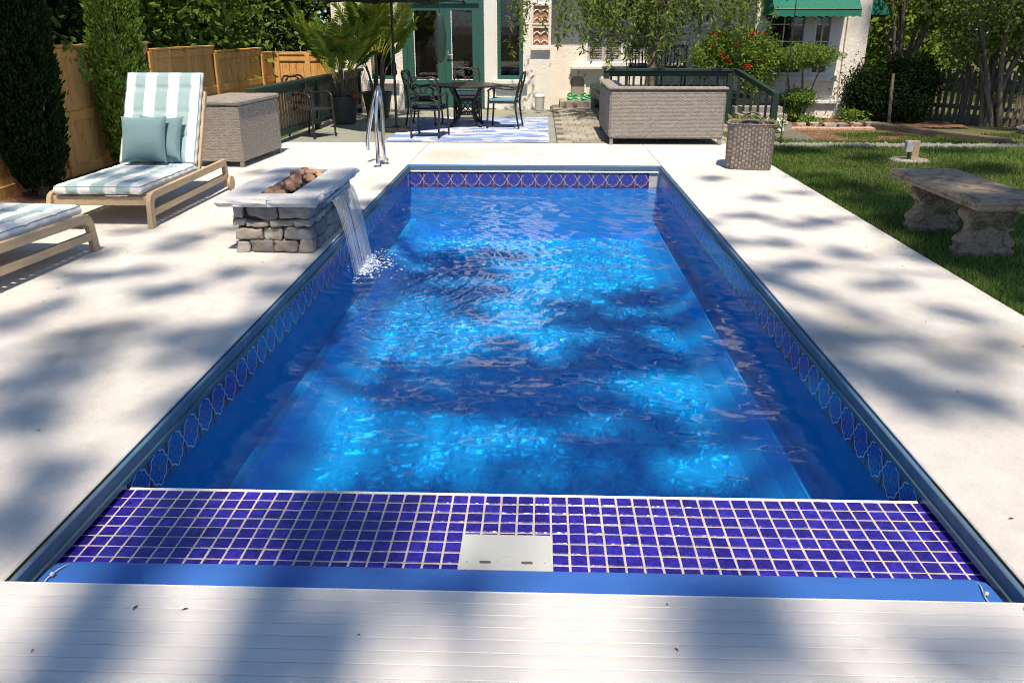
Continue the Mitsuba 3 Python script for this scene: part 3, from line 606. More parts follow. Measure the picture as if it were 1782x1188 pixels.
def basket():
    from shapely.geometry import box as sb
    rings = []
    for z, s, o in ((0.002, 0.53, 0), (0.03, 0.55, 0), (0.27, 0.56, 0), (0.50, 0.555, 0), (0.52, 0.575, 0), (0.54, 0.56, 0), (0.53, 0.52, 0), (0.08, 0.49, 0)):
        th = np.arange(48) * 2 * math.pi / 48 + math.pi / 8 * 0; c, s_ = np.cos(th), np.sin(th); k = (np.abs(c) ** 6 + np.abs(s_) ** 6) ** (-1 / 6)
        rings.append(np.stack([c * k * s / 2, s_ * k * s / 2, np.full(48, z)], 1))
    v = np.vstack(rings); f = []
    for i in range(len(rings) - 1):
        for j in range(48):
            q = [i * 48 + j, i * 48 + (j + 1) % 48, (i + 1) * 48 + (j + 1) % 48, (i + 1) * 48 + j]; f += [[q[0], q[1], q[2]], [q[0], q[2], q[3]]]
    n = len(v); v = np.vstack([v, [[0, 0, 0.08]]]); f += [[n - 48 + j, n - 48 + (j + 1) % 48, n] for j in range(48)]
    return M(v, f)
BKM = mv(2.575, 10.44, 0, math.radians(-14))
put('body', xf(basket(), BKM), 'm_basket', bk, 40)
put('rim', xf(M(*(lambda m: (m.vertices, m.faces))(tube([[0.281 * c * (abs(c) ** 6 + abs(s) ** 6) ** (-1 / 6), 0.281 * s * (abs(c) ** 6 + abs(s) ** 6) ** (-1 / 6), 0.535] for c, s in ((math.cos(t), math.sin(t)) for t in np.linspace(0, 2 * math.pi, 49))], 0.013, 6, False))), BKM), 'm_basket', bk, True)
for y in (-0.2, 0.2): put('handle', xf(tube(curve([[-0.11, y, 0.53], [-0.09, y, 0.60], [0, y, 0.635], [0.09, y, 0.60], [0.11, y, 0.53]], 14), 0.011, 7), BKM), 'm_basket', bk, True)

# ---------------------------------------------------------------- handrail
hr = thing('handrail', 'polished stainless steel handrail curving up from the far left pool corner', 'handrail')
put('rail', tube(curve([[-2.01, 10.31, 0.004], [-2.005, 10.33, 0.45], [-1.99, 10.40, 0.80], [-1.985, 10.52, 0.925], [-2.025, 10.60, 0.885], [-2.085, 10.62, 0.72], [-2.145, 10.62, 0.47], [-2.175, 10.62, 0.30], [-2.185, 10.62, 0.16]], 40), 0.027, 14), 'm_steel', hr, True)
put('rail', tube(curve([[-1.955, 10.54, 0.004], [-1.965, 10.55, 0.45], [-1.972, 10.55, 0.80], [-1.983, 10.53, 0.90]], 16), 0.026, 14), 'm_steel', hr, True)
for x, y in ((-2.01, 10.31), (-1.955, 10.54)): put('flange', xf(lathe([(0.052, 0.001), (0.05, 0.010), (0.028, 0.018), (0.024, 0.018)], 24), mv(x, y)), 'm_steel', hr, 40)

# ---------------------------------------------------------------- patio, rug, dining set
struct('patio', cbox(-4.0, 0.25, 12.606, 17.97, -0.1, -0.004, 0.004), 'm_patio')
pv = struct('paver_path', box(0.256, 4.3, 12.606, 19.29, -0.1, -0.014), 'm_joint')
pk = {}
for j in range(17):
    for i in range(12):
        off = 0.12 if j % 2 else 0.0; w = rng.uniform(-0.01, 0.01); x = 0.262 + i * 0.245 + off; y = 12.62 + j * 0.345
        kk = int(rng.integers(0, 4))
        if kk not in pk: pk[kk] = mikit.ply(cbox(0.003, 0.238, 0.004, 0.339, -0.02, 0.0, 0.004 + 0.001 * kk), 'm_paver')
        put('paver', {**pk[kk], 'to_world': T().translate([x, y, rng.uniform(-0.006, -0.002)])}, None, pv)
tag(put('outdoor_rug', grid(np.linspace(-2.36, 0.14, 60), np.linspace(12.66, 16.3, 60), lambda X, Y: 0.004 + 0.006 * np.clip(meshkit.noise(np.stack([X * 1.4, Y * 1.4, X * 0], -1)) - 0.55, 0, 1)), 'm_rug', smooth=True), 'blue and white wave patterned outdoor rug under the dining set', 'rug')
tb = thing('dining_table', 'round dark metal dining table with lattice base on the rug', 'table')
TX, TY = -1.28, 14.85
put('top', xf(lathe([(0, 0.700), (0.56, 0.700), (0.60, 0.694), (0.605, 0.68), (0.59, 0.668), (0.3, 0.664), (0, 0.664)], 48), mv(TX, TY)), 'm_black_metal', tb, 40)
for k in range(4):
    a = math.pi / 4 + k * math.pi / 2; c, s = math.cos(a), math.sin(a)
    put('leg', tube([[TX + c * r, TY + s * r, z] for r, z in curve([[0.36, 0.664], [0.30, 0.56], [0.19, 0.40], [0.17, 0.26], [0.25, 0.10], [0.38, 0.02]], 16)], 0.024, 7), 'm_black_metal', tb, True)
lt = []
for z in (0.20, 0.42): lt.append(xf(lathe([(0.19, z), (0.20, z), (0.20, z + 0.03), (0.19, z + 0.03), (0.19, z)], 24), mv(TX, TY)))
for k in range(14):
    for s in (-1, 1):
        lt.append(tube([[TX + 0.195 * math.cos(k * 0.4488 + s * q * 0.9), TY + 0.195 * math.sin(k * 0.4488 + s * q * 0.9), 0.21 + 0.22 * q] for q in np.linspace(0, 1, 6)], 0.008, 5))
put('lattice', cat(lt), 'm_black_metal', tb, True)
def chair_kit(cush):
    k = Kit()
    for s in (-1, 1):
        k.add('leg', tube(curve([[s * 0.245, -0.25, 0.0], [s * 0.245, -0.24, 0.2], [s * 0.24, -0.225, 0.42], [s * 0.245, -0.22, 0.62]], 10), 0.016, 7), 'm_black_metal', True)
        k.add('leg', tube(curve([[s * 0.22, 0.29, 0.0], [s * 0.22, 0.245, 0.25], [s * 0.225, 0.235, 0.45], [s * 0.235, 0.29, 0.70], [s * 0.225, 0.335, 0.87]], 14), 0.016, 7), 'm_black_metal', True)
        k.add('arm', tube(curve([[s * 0.245, -0.235, 0.60], [s * 0.25, -0.15, 0.655], [s * 0.25, 0.05, 0.645], [s * 0.235, 0.25, 0.66]], 10), 0.017, 7), 'm_black_metal', True)
    k.add('seat', cbox(-0.245, 0.245, -0.245, 0.24, 0.405, 0.425, 0.006), 'm_black_metal')
    if cush: k.add('seat_cushion', cbox(-0.225, 0.225, -0.235, 0.215, 0.426, 0.475, 0.018), cush, 40)
    o = [tube(curve([[-0.225, 0.335, 0.86], [-0.1, 0.345, 0.90], [0, 0.35, 0.885], [0.1, 0.345, 0.90], [0.225, 0.335, 0.86]], 14), 0.015, 7), tube([[-0.225, 0.245, 0.50], [0.225, 0.245, 0.50]], 0.012, 6)]
    for s in (-1, 1):
        o.append(tube(curve([[s * 0.04, 0.245, 0.50], [s * 0.16, 0.27, 0.60], [s * 0.03, 0.30, 0.70], [s * 0.15, 0.325, 0.80], [s * 0.05, 0.345, 0.885]], 20), 0.010, 6))
        o.append(tube(curve([[s * 0.21, 0.26, 0.55], [s * 0.10, 0.275, 0.63], [s * 0.20, 0.30, 0.72], [s * 0.10, 0.335, 0.85]], 16), 0.009, 6))
    o.append(xf(lathe([(0.035, 0), (0.05, 0), (0.05, 0.012), (0.035, 0.012), (0.035, 0)], 18), mv(0, 0.305, 0.70) @ rotx(math.radians(75))))
    k.add('back_scrollwork', cat(o), 'm_black_metal', True); return k
KN, KB = chair_kit('m_navy'), chair_kit('m_cushion_blue')
for x, y, rz, kk, lb in ((-0.62, 14.62, -98, KB, 'black metal armchair with blue cushion right of the round table'), (-1.74, 13.32, 172, KN, 'black metal armchair in front of the table with its back to the pool'),
                         (-2.02, 14.95, 82, KN, 'black metal armchair left of the round table near the umbrella pole'), (-1.35, 15.85, 5, KN, 'black metal armchair behind the round table by the green doors'),
                         (-3.58, 13.25, 62, chair_kit(None), 'lone black metal armchair beside the low green railing')):
    kk.place(thing('patio_chair', lb, 'chair', None), mv(x, y, 0.01, math.radians(rz)))
# umbrella
um = thing('patio_umbrella', 'dark patio umbrella on a black pole over the dining set, cut off above', 'umbrella')
UX, UY = -2.385, 14.06
put('pole', tube([[UX, UY, 0.05], [UX + 0.005, UY, 1.3], [UX + 0.01, UY, 2.62]], 0.021, 10), 'm_black_metal', um, True)
put('crank', cat([tube([[UX, UY, 0.86], [UX, UY, 0.92], [UX, UY, 1.04], [UX, UY, 1.10]], [0.024, 0.042, 0.042, 0.024], 10), tube([[UX + .03, UY - 0.04, 0.98], [UX + 0.06, UY - 0.12, 0.95], [UX + 0.06, UY - 0.14, 0.90]], 0.012, 6)]), 'm_black_metal', um, True)
put('base', xf(lathe([(0, 0.09), (0.05, 0.085), (0.07, 0.06), (0.24, 0.045), (0.27, 0.02), (0.27, 0.006)], 32), mv(UX, UY)), 'm_black_metal', um, 40)
R8, cz, pts = 1.25, 2.60, []
for k in range(8):
    a0, a1 = k * math.pi / 4 + math.pi / 8, (k + 1) * math.pi / 4 + math.pi / 8; n = 8; v = []
    for i in range(n + 1):
        for j in range(n + 1):
            r = i / n; e = np.array([math.cos(a0), math.sin(a0)]) * (1 - j / n) + np.array([math.cos(a1), math.sin(a1)]) * (j / n)
            v.append([UX + e[0] * R8 * r, UY + e[1] * R8 * r, cz - 0.62 * r ** 1.15 + 0.03 * math.sin(j / n * math.pi) * r])
    f = [[a, a + 1, a + n + 2] for i in range(n) for a in range(i * (n + 1), i * (n + 1) + n)] + [[a, a + n + 2, a + n + 1] for i in range(n) for a in range(i * (n + 1), i * (n + 1) + n)]
    put('canopy_panel', M(v, f), 'm_dark_green', um, True)
    put('rib', tube([[UX + math.cos(a0) * R8 * r, UY + math.sin(a0) * R8 * r, cz - 0.62 * r ** 1.15 - 0.02] for r in (0.03, 0.5, 0.99)], 0.008, 5), 'm_black_metal', um)
ov = thing('hanging_ornament', 'dark oval ornament on a cord hanging before the green french doors', 'ornament')
h = trimesh.creation.icosphere(subdivisions=3); v = h.vertices * [0.088, 0.05, 0.345]; v[:, 0] += 0.02 * np.cos(v[:, 2] * 3)
put('body', xf(M(v, h.faces), mv(-1.515, 13.02, 1.46)), 'm_dark_green', ov, True); put('cord', tube([[-1.50, 13.02, 1.78], [-1.49, 13.03, 2.05]], 0.008, 5), 'm_black_metal', ov)

# ---------------------------------------------------------------- palms in pots
def frond(g, base, az, L, arch, col):
    t = np.linspace(0, 1, 22); out = L * 0.62 * (t - 0.10 * t ** 3); up = L * (0.98 * t - arch * t ** 2.2)
    c = np.stack([base[0] + math.cos(az) * out, base[1] + math.sin(az) * out, base[2] + up], 1)
    r = tube(c[::3], np.linspace(0.011, 0.003, len(c[::3])), 5, False); n = 58
    tt = np.linspace(0.22, 1.0, n); P = np.stack([np.interp(tt, t, c[:, i]) for i in range(3)], 1); D = np.stack([np.interp(tt, t, np.gradient(c[:, i])) for i in range(3)], 1); D /= np.linalg.norm(D, axis=1, keepdims=True)
    side = np.array([-math.sin(az), math.cos(az), 0.0]); v, f, cl = [r.vertices], [r.faces], [np.tile(np.array(col) * [1.3, 1.0, 0.8], (len(r.vertices), 1))]; b = len(r.vertices)
    for s in (-1, 1):
        for i in range(n):
            ll = 0.30 * L * math.sin(min(1, 0.15 + tt[i] * 0.95) * math.pi * 0.86) ** 0.6 * (0.4 + 0.6 * (1 - tt[i]) + 0.15) * g.uniform(0.85, 1.1)
            d = side * s * 0.8 + D[i] * 0.62 + np.array([0, 0, 0.12]) + 0.08 * g.normal(size=3); d /= np.linalg.norm(d); w = np.cross(d, [0, 0, 1.0]); w /= np.linalg.norm(w) + 1e-9
            e = P[i] + d * ll + np.array([0, 0, -0.20 * ll]); m_ = P[i] + d * ll * 0.5
            v.append(np.array([P[i], m_ + w * 0.0065, e, m_ - w * 0.0065])); f.append(np.array([[0, 1, 2], [0, 2, 3]]) + b); cl.append(np.tile(np.array(col) * g.uniform(0.8, 1.25), (4, 1))); b += 4
    return M(np.vstack(v), np.vstack(f)), np.vstack(cl)
def palm(x, y, lab, plab, seed, n, Ls, hs):
    g = np.random.default_rng(seed)
    pt = thing('plant_pot', plab, 'plant pot'); put('pot', xf(lathe([(0, 0.01), (0.20, 0.01), (0.205, 0.02), (0.275, 0.43), (0.295, 0.44), (0.295, 0.47), (0.27, 0.47), (0.265, 0.42), (0, 0.42)], 32), mv(x, y)), 'm_pot', pt, 35)
    put('soil', xf(lathe([(0, 0.425), (0.265, 0.424)], 24), mv(x, y)), 'm_soil', pt)
    pk_ = thing('potted_palm', lab, 'palm')
    for i in range(n):
        a = i * 2.399 + g.uniform(-0.3, 0.3); rb = 0.03 + 0.10 * g.random(); h = hs * g.uniform(0.6, 1.1); bx, by = x + rb * math.cos(a), y + rb * math.sin(a)
        top = [bx + 0.10 * math.cos(a), by + 0.10 * math.sin(a), 0.42 + h]
        if i % 2 == 0: put('stem', tube(curve([[bx, by, 0.40], [bx + 0.02 * math.cos(a), by + 0.02 * math.sin(a), 0.42 + h * 0.5], top], 8), [0.03, 0.028, 0.026, 0.024, 0.022, 0.02, 0.016, 0.012], 7), 'm_bark', pk_, True)
        col = [(0.30, 0.40, 0.055), (0.22, 0.33, 0.05), (0.38, 0.42, 0.07), (0.17, 0.28, 0.05)][i % 4]
        m, c = frond(g, top, a, Ls * g.uniform(0.8, 1.15), g.uniform(0.02, 0.55), col); put('frond', m, 'm_leaf', pk_, color=c)
palm(-3.52, 15.20, 'bright potted palm with arching fronds in the front dark pot', 'dark plastic pot nearest the lone chair holding a palm', 3, 26, 1.15, 0.5)
palm(-3.10, 16.25, 'taller potted palm behind, by the umbrella pole', 'dark ribbed pot behind the front palm pot', 4, 20, 1.25, 0.75)
b = trimesh.creation.icosphere(subdivisions=3, radius=0.09)
tag(put('glazed_ball', xf(M(b.vertices, b.faces), mv(-3.24, 14.98, 0.49)), 'm_brown_pot', smooth=True), 'reddish brown glazed ball resting in the front palm pot', 'ball')

# ---------------------------------------------------------------- low railing on the left, fences
lr = thing('low_railing', 'low dark green railing with thin balusters along the left patio edge', 'railing')
def lx(y): return -3.90 + (y - 11.6) * 0.045
put('top_rail', M(*(lambda m: (np.c_[m.vertices[:, 0] + (m.vertices[:, 1] - 11.6) * 0.045, m.vertices[:, 1:]], m.faces))(cbox(-3.96, -3.82, 11.45, 17.4, 0.795, 0.845, 0.006))), 'm_dark_green', lr)
put('under_rail', M(*(lambda m: (np.c_[m.vertices[:, 0] + (m.vertices[:, 1] - 11.6) * 0.045, m.vertices[:, 1:]], m.faces))(cbox(-3.91, -3.87, 11.5, 17.4, 0.70, 0.794, 0.004))), 'm_dark_green', lr)
put('bottom_rail', M(*(lambda m: (np.c_[m.vertices[:, 0] + (m.vertices[:, 1] - 11.6) * 0.045, m.vertices[:, 1:]], m.faces))(cbox(-3.925, -3.855, 11.5, 17.4, 0.10, 0.18, 0.004))), 'm_dark_green', lr)
bal = mikit.ply(box(-0.014, 0.014, -0.02, 0.02, 0.18, 0.70), 'm_grey_wood')
for i in range(46):
    y = 11.58 + i * 0.125; put('baluster', {**bal, 'to_world': T().translate([lx(y), y, 0])}, None, lr)
for y in (11.52, 14.35, 17.2): put('post', cbox(lx(y) - 0.05, lx(y) + 0.05, y - 0.05, y + 0.05, -0.05, 0.80, 0.004), 'm_dark_green', lr)

fe = thing('cedar_fence', 'honey coloured cedar board fence running along the left side', 'fence')
FXX = -5.40
def ftop(y): return 1.46 - (y - 9.0) * 0.037
bw = 0.142
y = 4.6
while y < 17.3:
    sec = ftop(math.floor((y - 4.6) / 2.4) * 2.4 + 4.6 + 1.2)
    put('board', cbox(FXX - 0.010 + rng.uniform(-.002, .002), FXX + 0.010, y + 0.0035, y + bw - 0.0035, -0.04, sec, 0.002), 'm_cedar', fe); y += bw
for q in range(6):
    ya, yb = 4.6 + q * 2.4, min(4.6 + (q + 1) * 2.4, 17.35); zt = ftop(ya + 1.2)
    if ya >= 17.3: break
    put('rail', cbox(FXX + 0.0105, FXX + 0.034, ya + 0.005, yb - 0.005, zt - 0.11, zt - 0.005, 0.003), 'm_cedar', fe)
    put('rail', cbox(FXX + 0.0105, FXX + 0.034, ya + 0.005, yb - 0.005, 0.60, 0.71, 0.003), 'm_cedar', fe)
    put('rail', cbox(FXX + 0.0105, FXX + 0.036, ya + 0.005, yb - 0.005, 0.0, 0.12, 0.003), 'm_cedar', fe)
    put('cap_rail', cbox(FXX - 0.04, FXX + 0.055, ya + 0.002, yb - 0.002, zt + 0.001, zt + 0.03, 0.004), 'm_cedar', fe)
    put('post', cbox(FXX + 0.0355, FXX + 0.065, ya - 0.05, ya + 0.05, -0.04, zt - 0.002, 0.004), 'm_cedar', fe)
ff = thing('cedar_fence', 'short sunlit cedar fence panel facing the pool at the back left', 'fence')
x = -5.35
while x < -4.25:
    put('board', cbox(x + 0.0035, x + bw - 0.0035, 17.40, 17.42, -0.04, 1.10, 0.002), 'm_cedar', ff); x += bw
put('rail', cbox(-5.34, -4.26, 17.373, 17.3995, 0.98, 1.10, 0.003), 'm_cedar', ff); put('rail', cbox(-5.34, -4.26, 17.373, 17.3995, 0.0, 0.12, 0.003), 'm_cedar', ff)
put('cap_rail', cbox(-5.36, -4.24, 17.35, 17.46, 1.101, 1.15, 0.004), 'm_cedar', ff)
for x in (-5.30, -4.68, -4.27): put('post', cbox(x - 0.05, x + 0.05, 17.335, 17.372, -0.04, 1.097, 0.004), 'm_cedar', ff)
struct('mulch_bed', grid(np.linspace(-5.38, -4.756, 12), np.linspace(4.5, 13.2, 90), lambda X, Y: -0.02 + 0.05 * meshkit.fbm(np.stack([X * 3, Y * 3, X * 0], -1), 3)), 'm_mulch', smooth=True)

# ---------------------------------------------------------------- columnar evergreens on the left
def column_tree(x, y, h, prof, n, cols, label, seed, size):
    g = np.random.default_rng(seed); t = thing('arborvitae', label, 'tree')
    put('trunk', tube([[x, y, -0.03], [x + 0.01, y, 0.5], [x, y, h * 0.9]], [0.06, 0.05, 0.015], 8), 'm_bark', t, True)
    nc = n // 26; z = g.random(nc) ** 0.9; zz = 0.10 + z * (h - 0.12); rad = np.interp(zz, *prof)
    a = g.random(nc) * 2 * math.pi; rr = rad * (0.80 + 0.20 * g.random(nc)) * (0.9 + 0.2 * meshkit.noise(np.stack([np.cos(a) * 2, np.sin(a) * 2, zz * 3], -1)))
    rr *= np.where(g.random(nc) < 0.25, 0.6, 1)
    C = np.stack([x + np.cos(a) * rr, y + np.sin(a) * rr, zz], 1)
    P_ = np.repeat(C, 26, 0) + g.normal(size=(nc * 26, 3)) * [0.026, 0.026, 0.034]
    out = np.repeat(np.stack([np.cos(a), np.sin(a), 0 * a + 1.5], 1), 26, 0)
    m, c = leaves(P_, size, g, cols, 0.42, dirs=out); put('crown', m, 'm_leaf', t, color=c)
column_tree(-5.10, 8.35, 3.4, ([0.0, 0.15, 0.5, 1.5, 2.6, 3.4], [0.05, 0.18, 0.30, 0.30, 0.22, 0.02]), 46000, DARKG, 'dark shaded columnar evergreen at the left edge behind the near lounger', 11, 0.055)  # shade put into the darker leaf colours
column_tree(-5.04, 10.25, 3.3, ([0.0, 0.15, 0.8, 1.8, 2.7, 3.3], [0.12, 0.24, 0.285, 0.245, 0.16, 0.02]), 46000, [(0.17, 0.28, 0.05), (0.22, 0.34, 0.07), (0.13, 0.22, 0.04), (0.10, 0.17, 0.03)], 'sunlit columnar evergreen standing behind the raised lounger', 12, 0.048)  # sunlight put into the brighter leaf colours

# ---------------------------------------------------------------- house
hs = thing('house', 'cream stucco house with green doors, shuttered window and awnings behind the patio', 'house')
HY, RY, WY = 18.0, 19.3, 16.35
def wall_y(x0, x1, z0, z1, y, holes, m='m_stucco', th=0.22):
    from shapely.geometry import box as sb
    g = sb(x0, z0, x1, z1)
    for hl in holes: g = g.difference(sb(hl[0], hl[2], hl[1], hl[3]))
    e = trimesh.creation.extrude_polygon(g, th, engine='earcut'); v = np.asarray(e.vertices)
    return M(np.stack([v[:, 0], y + th - v[:, 2], v[:, 1]], 1), e.faces)
DH, W1, W2 = (-2.86, -1.17, 0.02, 2.75), (-0.90, -0.37, 0.60, 2.75), (-3.52, -3.05, 0.60, 2.75)
put('wall', wall_y(-4.25, 0.20, -0.1, 5.6, HY, [DH, W1, W2]), 'm_stucco', hs)
put('wall', box(0.18, 0.199, HY + 0.221, RY, -0.1, 5.6), 'm_stucco', hs)
put('wall', box(-4.25, -4.03, HY + 0.2205, 27, -0.1, 5.6), 'm_stucco', hs)
SW = [(0.98, 2.62, 0.90, 1.60), (0.98, 2.62, 1.74, 2.9)]
put('wall', wall_y(0.20, 3.92, -0.1, 5.6, RY, SW), 'm_stucco', hs)
AW = [(4.05, 4.86, 0.78, 1.95), (4.98, 5.33, 0.78, 1.95)]
put('wall', wall_y(3.92, 5.92, -0.1, 5.6, WY, AW), 'm_stucco', hs)
put('wall', box(3.9205, 4.14, WY + 0.2205, RY, -0.1, 5.6), 'm_stucco', hs); put('wall', box(5.70, 5.92, WY + 0.2205, 27, -0.1, 5.6), 'm_stucco', hs)
put('corner_pillar', cbox(5.56, 5.96, WY - 0.06, WY - 0.0005, -0.1, 5.0, 0.01), 'm_stucco', hs)
put('corner_pillar', cbox(-4.28, -3.72, HY - 0.06, HY - 0.0005, -0.1, 5.0, 0.01), 'm_stucco', hs)
put('room', cat([quad([-4.0, HY + 3, -0.1], [5.6, HY + 3, -0.1], [5.6, HY + 3, 4], [-4.0, HY + 3, 4]), quad([-4.0, HY + .23, 3.2], [5.6, HY + .23, 3.2], [5.6, HY + 3, 3.2], [-4.0, HY + 3, 3.2])]), 'm_dim_room', hs)
put('room_floor', quad([-4.0, HY + .23, 0.01], [0.15, HY + .23, 0.01], [0.15, HY + 3, 0.01], [-4.0, HY + 3, 0.01]), 'm_room_mid', hs)
put('room', box(3.95, 5.68, WY + 1.8, WY + 1.85, 0.0, 3.0), 'm_dim_room', hs); put('room', box(0.3, 3.8, RY + 1.2, RY + 1.25, 0.0, 4.0), 'm_dim_room', hs)
put('roof', cat([M([[-4.8, HY - 0.5, 5.4], [3.0, HY - 0.5, 5.4], [3.0, 22.5, 8.2], [-4.8, 22.5, 8.2]], [[0, 1, 2], [0, 2, 3]]), M([[2.6, WY - 0.5, 5.3], [6.6, WY - 0.5, 5.3], [6.6, 22.5, 8.0], [2.6, 22.5, 8.0]], [[0, 1, 2], [0, 2, 3]]), quad([-4.8, 22.5, 8.2], [6.6, 22.5, 8.2], [6.6, 28, 5.4], [-4.8, 28, 5.4])]), 'm_roof', hs)
put('eave_fascia', cat([box(-4.8, 2.59, HY - 0.52, HY - 0.50, 5.2, 5.45), box(2.6, 6.6, WY - 0.52, WY - 0.50, 5.1, 5.35)]), 'm_trim_white', hs)
# french doors
dx0, dx1, dz0, dz1 = DH
put('door_surround', cat([box(dx0 + .001, dx0 + 0.10, HY - 0.02, HY + 0.2, dz0, dz1 - .001), box(dx1 - 0.10, dx1 - .001, HY - 0.02, HY + 0.2, dz0, dz1 - .001), box(dx0 + 0.101, dx1 - 0.101, HY - 0.02, HY + 0.2, 2.06, 2.18)]), 'm_green_paint', hs)
dl, dm, dd = dx0 + 0.102, -1.99, dx1 - 0.102
for a, b_ in ((dl, dm - 0.003), (dm + 0.003, dd)):
    d = put('door', cat([box(a, a + 0.14, HY + 0.03, HY + 0.08, dz0 + .003, 2.055), box(b_ - 0.14, b_, HY + 0.03, HY + 0.08, dz0 + .003, 2.055), box(a + .1401, b_ - .1401, HY + 0.03, HY + 0.08, dz0 + .003, 0.58), box(a + .1401, b_ - .1401, HY + 0.03, HY + 0.08, 1.93, 2.055)]), 'm_green_paint', hs)
    put('pane', quad([a + .14, HY + .055, .58], [b_ - .14, HY + .055, .58], [b_ - .14, HY + .055, 1.93], [a + .14, HY + .055, 1.93]), 'm_glass', d)
    put('glazing_bead', cat([box(a + .1402, a + .155, HY + 0.035, HY + 0.053, .585, 1.925), box(a + .156, b_ - .1402, HY + 0.035, HY + 0.053, .582, .60)]), 'm_trim_white', d)
put('handle', cat([tube([[-1.92, HY + 0.01, 1.00], [-1.92, HY + 0.01, 1.16]], 0.022, 8), tube([[-1.92, HY - 0.03, 1.08], [-1.82, HY - 0.03, 1.08]], 0.012, 6), tube([[-1.92, HY - 0.03, 1.08], [-1.92, HY + 0.03, 1.08]], 0.012, 6)]), 'm_steel', hs + '__door_001', True)
put('transom', quad([dx0 + .1, HY + .1, 2.18], [dx1 - .1, HY + .1, 2.18], [dx1 - .1, HY + .1, 2.75], [dx0 + .1, HY + .1, 2.75]), 'm_glass', hs)
def window(x0, x1, z0, z1, y, fr, mf, mullx=(), mullz=(), sill=True, muntin=0.02):
    w = put('window', cat([box(x0 + .001, x0 + fr, y - 0.015, y + 0.12, z0 + .001, z1 - .001), box(x1 - fr, x1 - .001, y - 0.015, y + 0.12, z0 + .001, z1 - .001), box(x0 + fr + .0005, x1 - fr - .0005, y - 0.015, y + 0.12, z0 + .001, z0 + fr), box(x0 + fr + .0005, x1 - fr - .0005, y - 0.015, y + 0.12, z1 - fr, z1 - .001)]), mf, hs)
    put('pane', quad([x0 + fr, y + .07, z0 + fr], [x1 - fr, y + .07, z0 + fr], [x1 - fr, y + .07, z1 - fr], [x0 + fr, y + .07, z1 - fr]), 'm_glass', w)
    for mx in mullx: put('muntin', box(mx - muntin / 2, mx + muntin / 2, y + 0.045, y + 0.068, z0 + fr, z1 - fr), 'm_trim_white' if mf != 'm_green_paint' else mf, w)
    for mz in mullz: put('muntin', box(x0 + fr, x1 - fr, y + 0.040, y + 0.066, mz - muntin / 2, mz + muntin / 2), 'm_trim_white' if mf != 'm_green_paint' else mf, w)
    if sill: put('sill', cbox(x0 - 0.10, x1 + 0.10, y - 0.14, y - 0.0005, z0 - 0.09, z0 - 0.002, 0.012), 'm_trim_white', w)
    return w
window(*W1, HY, 0.075, 'm_green_paint'); window(*W2, HY, 0.06, 'm_green_paint')
put('white_panel', cbox(-1.168, -0.93, HY - 0.035, HY - 0.0005, 0.02, 2.9, 0.006), 'm_trim_white', hs)
window(0.98, 2.62, 1.74, 2.9, RY, 0.05, 'm_trim_white', (1.25, 1.52, 1.80, 2.08, 2.35), (1.95, 2.16, 2.4))
# shutters in the recessed window
w = put('window', cat([box(0.981, 1.02, RY - 0.02, RY + 0.15, 0.901, 1.599), box(2.58, 2.619, RY - 0.02, RY + 0.15, 0.901, 1.599), box(1.0205, 2.5795, RY - 0.02, RY + 0.15, 1.56, 1.599), box(1.75, 1.85, RY - 0.02, RY + 0.15, 0.901, 1.5595)]), 'm_trim_white', hs)
put('sill', cbox(0.90, 2.70, RY - 0.12, RY - 0.0005, 0.80, 0.898, 0.012), 'm_trim_white', w)
for xa, xb in ((1.022, 1.384), (1.388, 1.748), (1.852, 2.21), (2.214, 2.578)):
    s = [box(xa, xa + .05, RY + .02, RY + .055, .902, 1.558), box(xb - .05, xb, RY + .02, RY + .055, .902, 1.558), box(xa + .051, xb - .051, RY + .02, RY + .055, .902, .96), box(xa + .051, xb - .051, RY + .02, RY + .055, 1.50, 1.558)]
    for i in range(11): s.append(xf(box(xa + .052, xb - .052, -0.022, 0.022, -0.005, 0.005), mv(0, RY + .037, 0.99 + i * 0.047) @ rotx(math.radians(-38))))
    put('shutter', cat(s), 'm_shutter', w)
put('wall_ledge', cbox(0.66, 1.34, RY - 0.22, RY - 0.0005, 0.74, 0.83, 0.02), 'm_trim_white', hs)
for hx in AW: window(*hx, WY, 0.05, 'm_trim_white', ((hx[0] + hx[1]) / 2,), ((hx[2] + hx[3]) / 2, hx[2] + 0.29, hx[3] - 0.29), sill=False)
put('sill', cbox(3.95, 5.48, WY - 0.16, WY - 0.0005, 0.68, 0.777, 0.012), 'm_trim_white', hs); put('foundation_ledge', cbox(3.93, 5.555, WY - 0.08, WY - 0.0005, 0.27, 0.33, 0.01), 'm_trim_white', hs)
# arched niche in the recessed wall: a raised surround, recess shade put in as a dark panel
av = [[0.645 + 0.0 * t, 0, 0] for t in (0,)]
arch = [(0.67, 0.14), (0.67, 0.50)] + [(0.82 - 0.15 * math.cos(t), 0.50 + 0.11 * math.sin(t)) for t in np.linspace(0, math.pi, 14)] + [(0.97, 0.14)]
from shapely.geometry import Polygon
outer = Polygon(arch).buffer(0.035); ring_ = outer.difference(Polygon(arch))
def ext_y(g, y, th):
    ms_ = []
    for q in getattr(g, 'geoms', [g]):
        e = trimesh.creation.extrude_polygon(q, th, engine='earcut'); v = np.asarray(e.vertices); ms_.append(M(np.stack([v[:, 0], y - v[:, 2], v[:, 1]], 1), e.faces))
    return cat(ms_)
nch = put('niche_surround', ext_y(ring_, RY - 0.0005, 0.03), 'm_stucco', hs); put('niche_shade_panel', ext_y(Polygon(arch), RY - 0.0007, 0.006), 'm_paver', hs)  # darker flat panel stands in for shade inside the niche
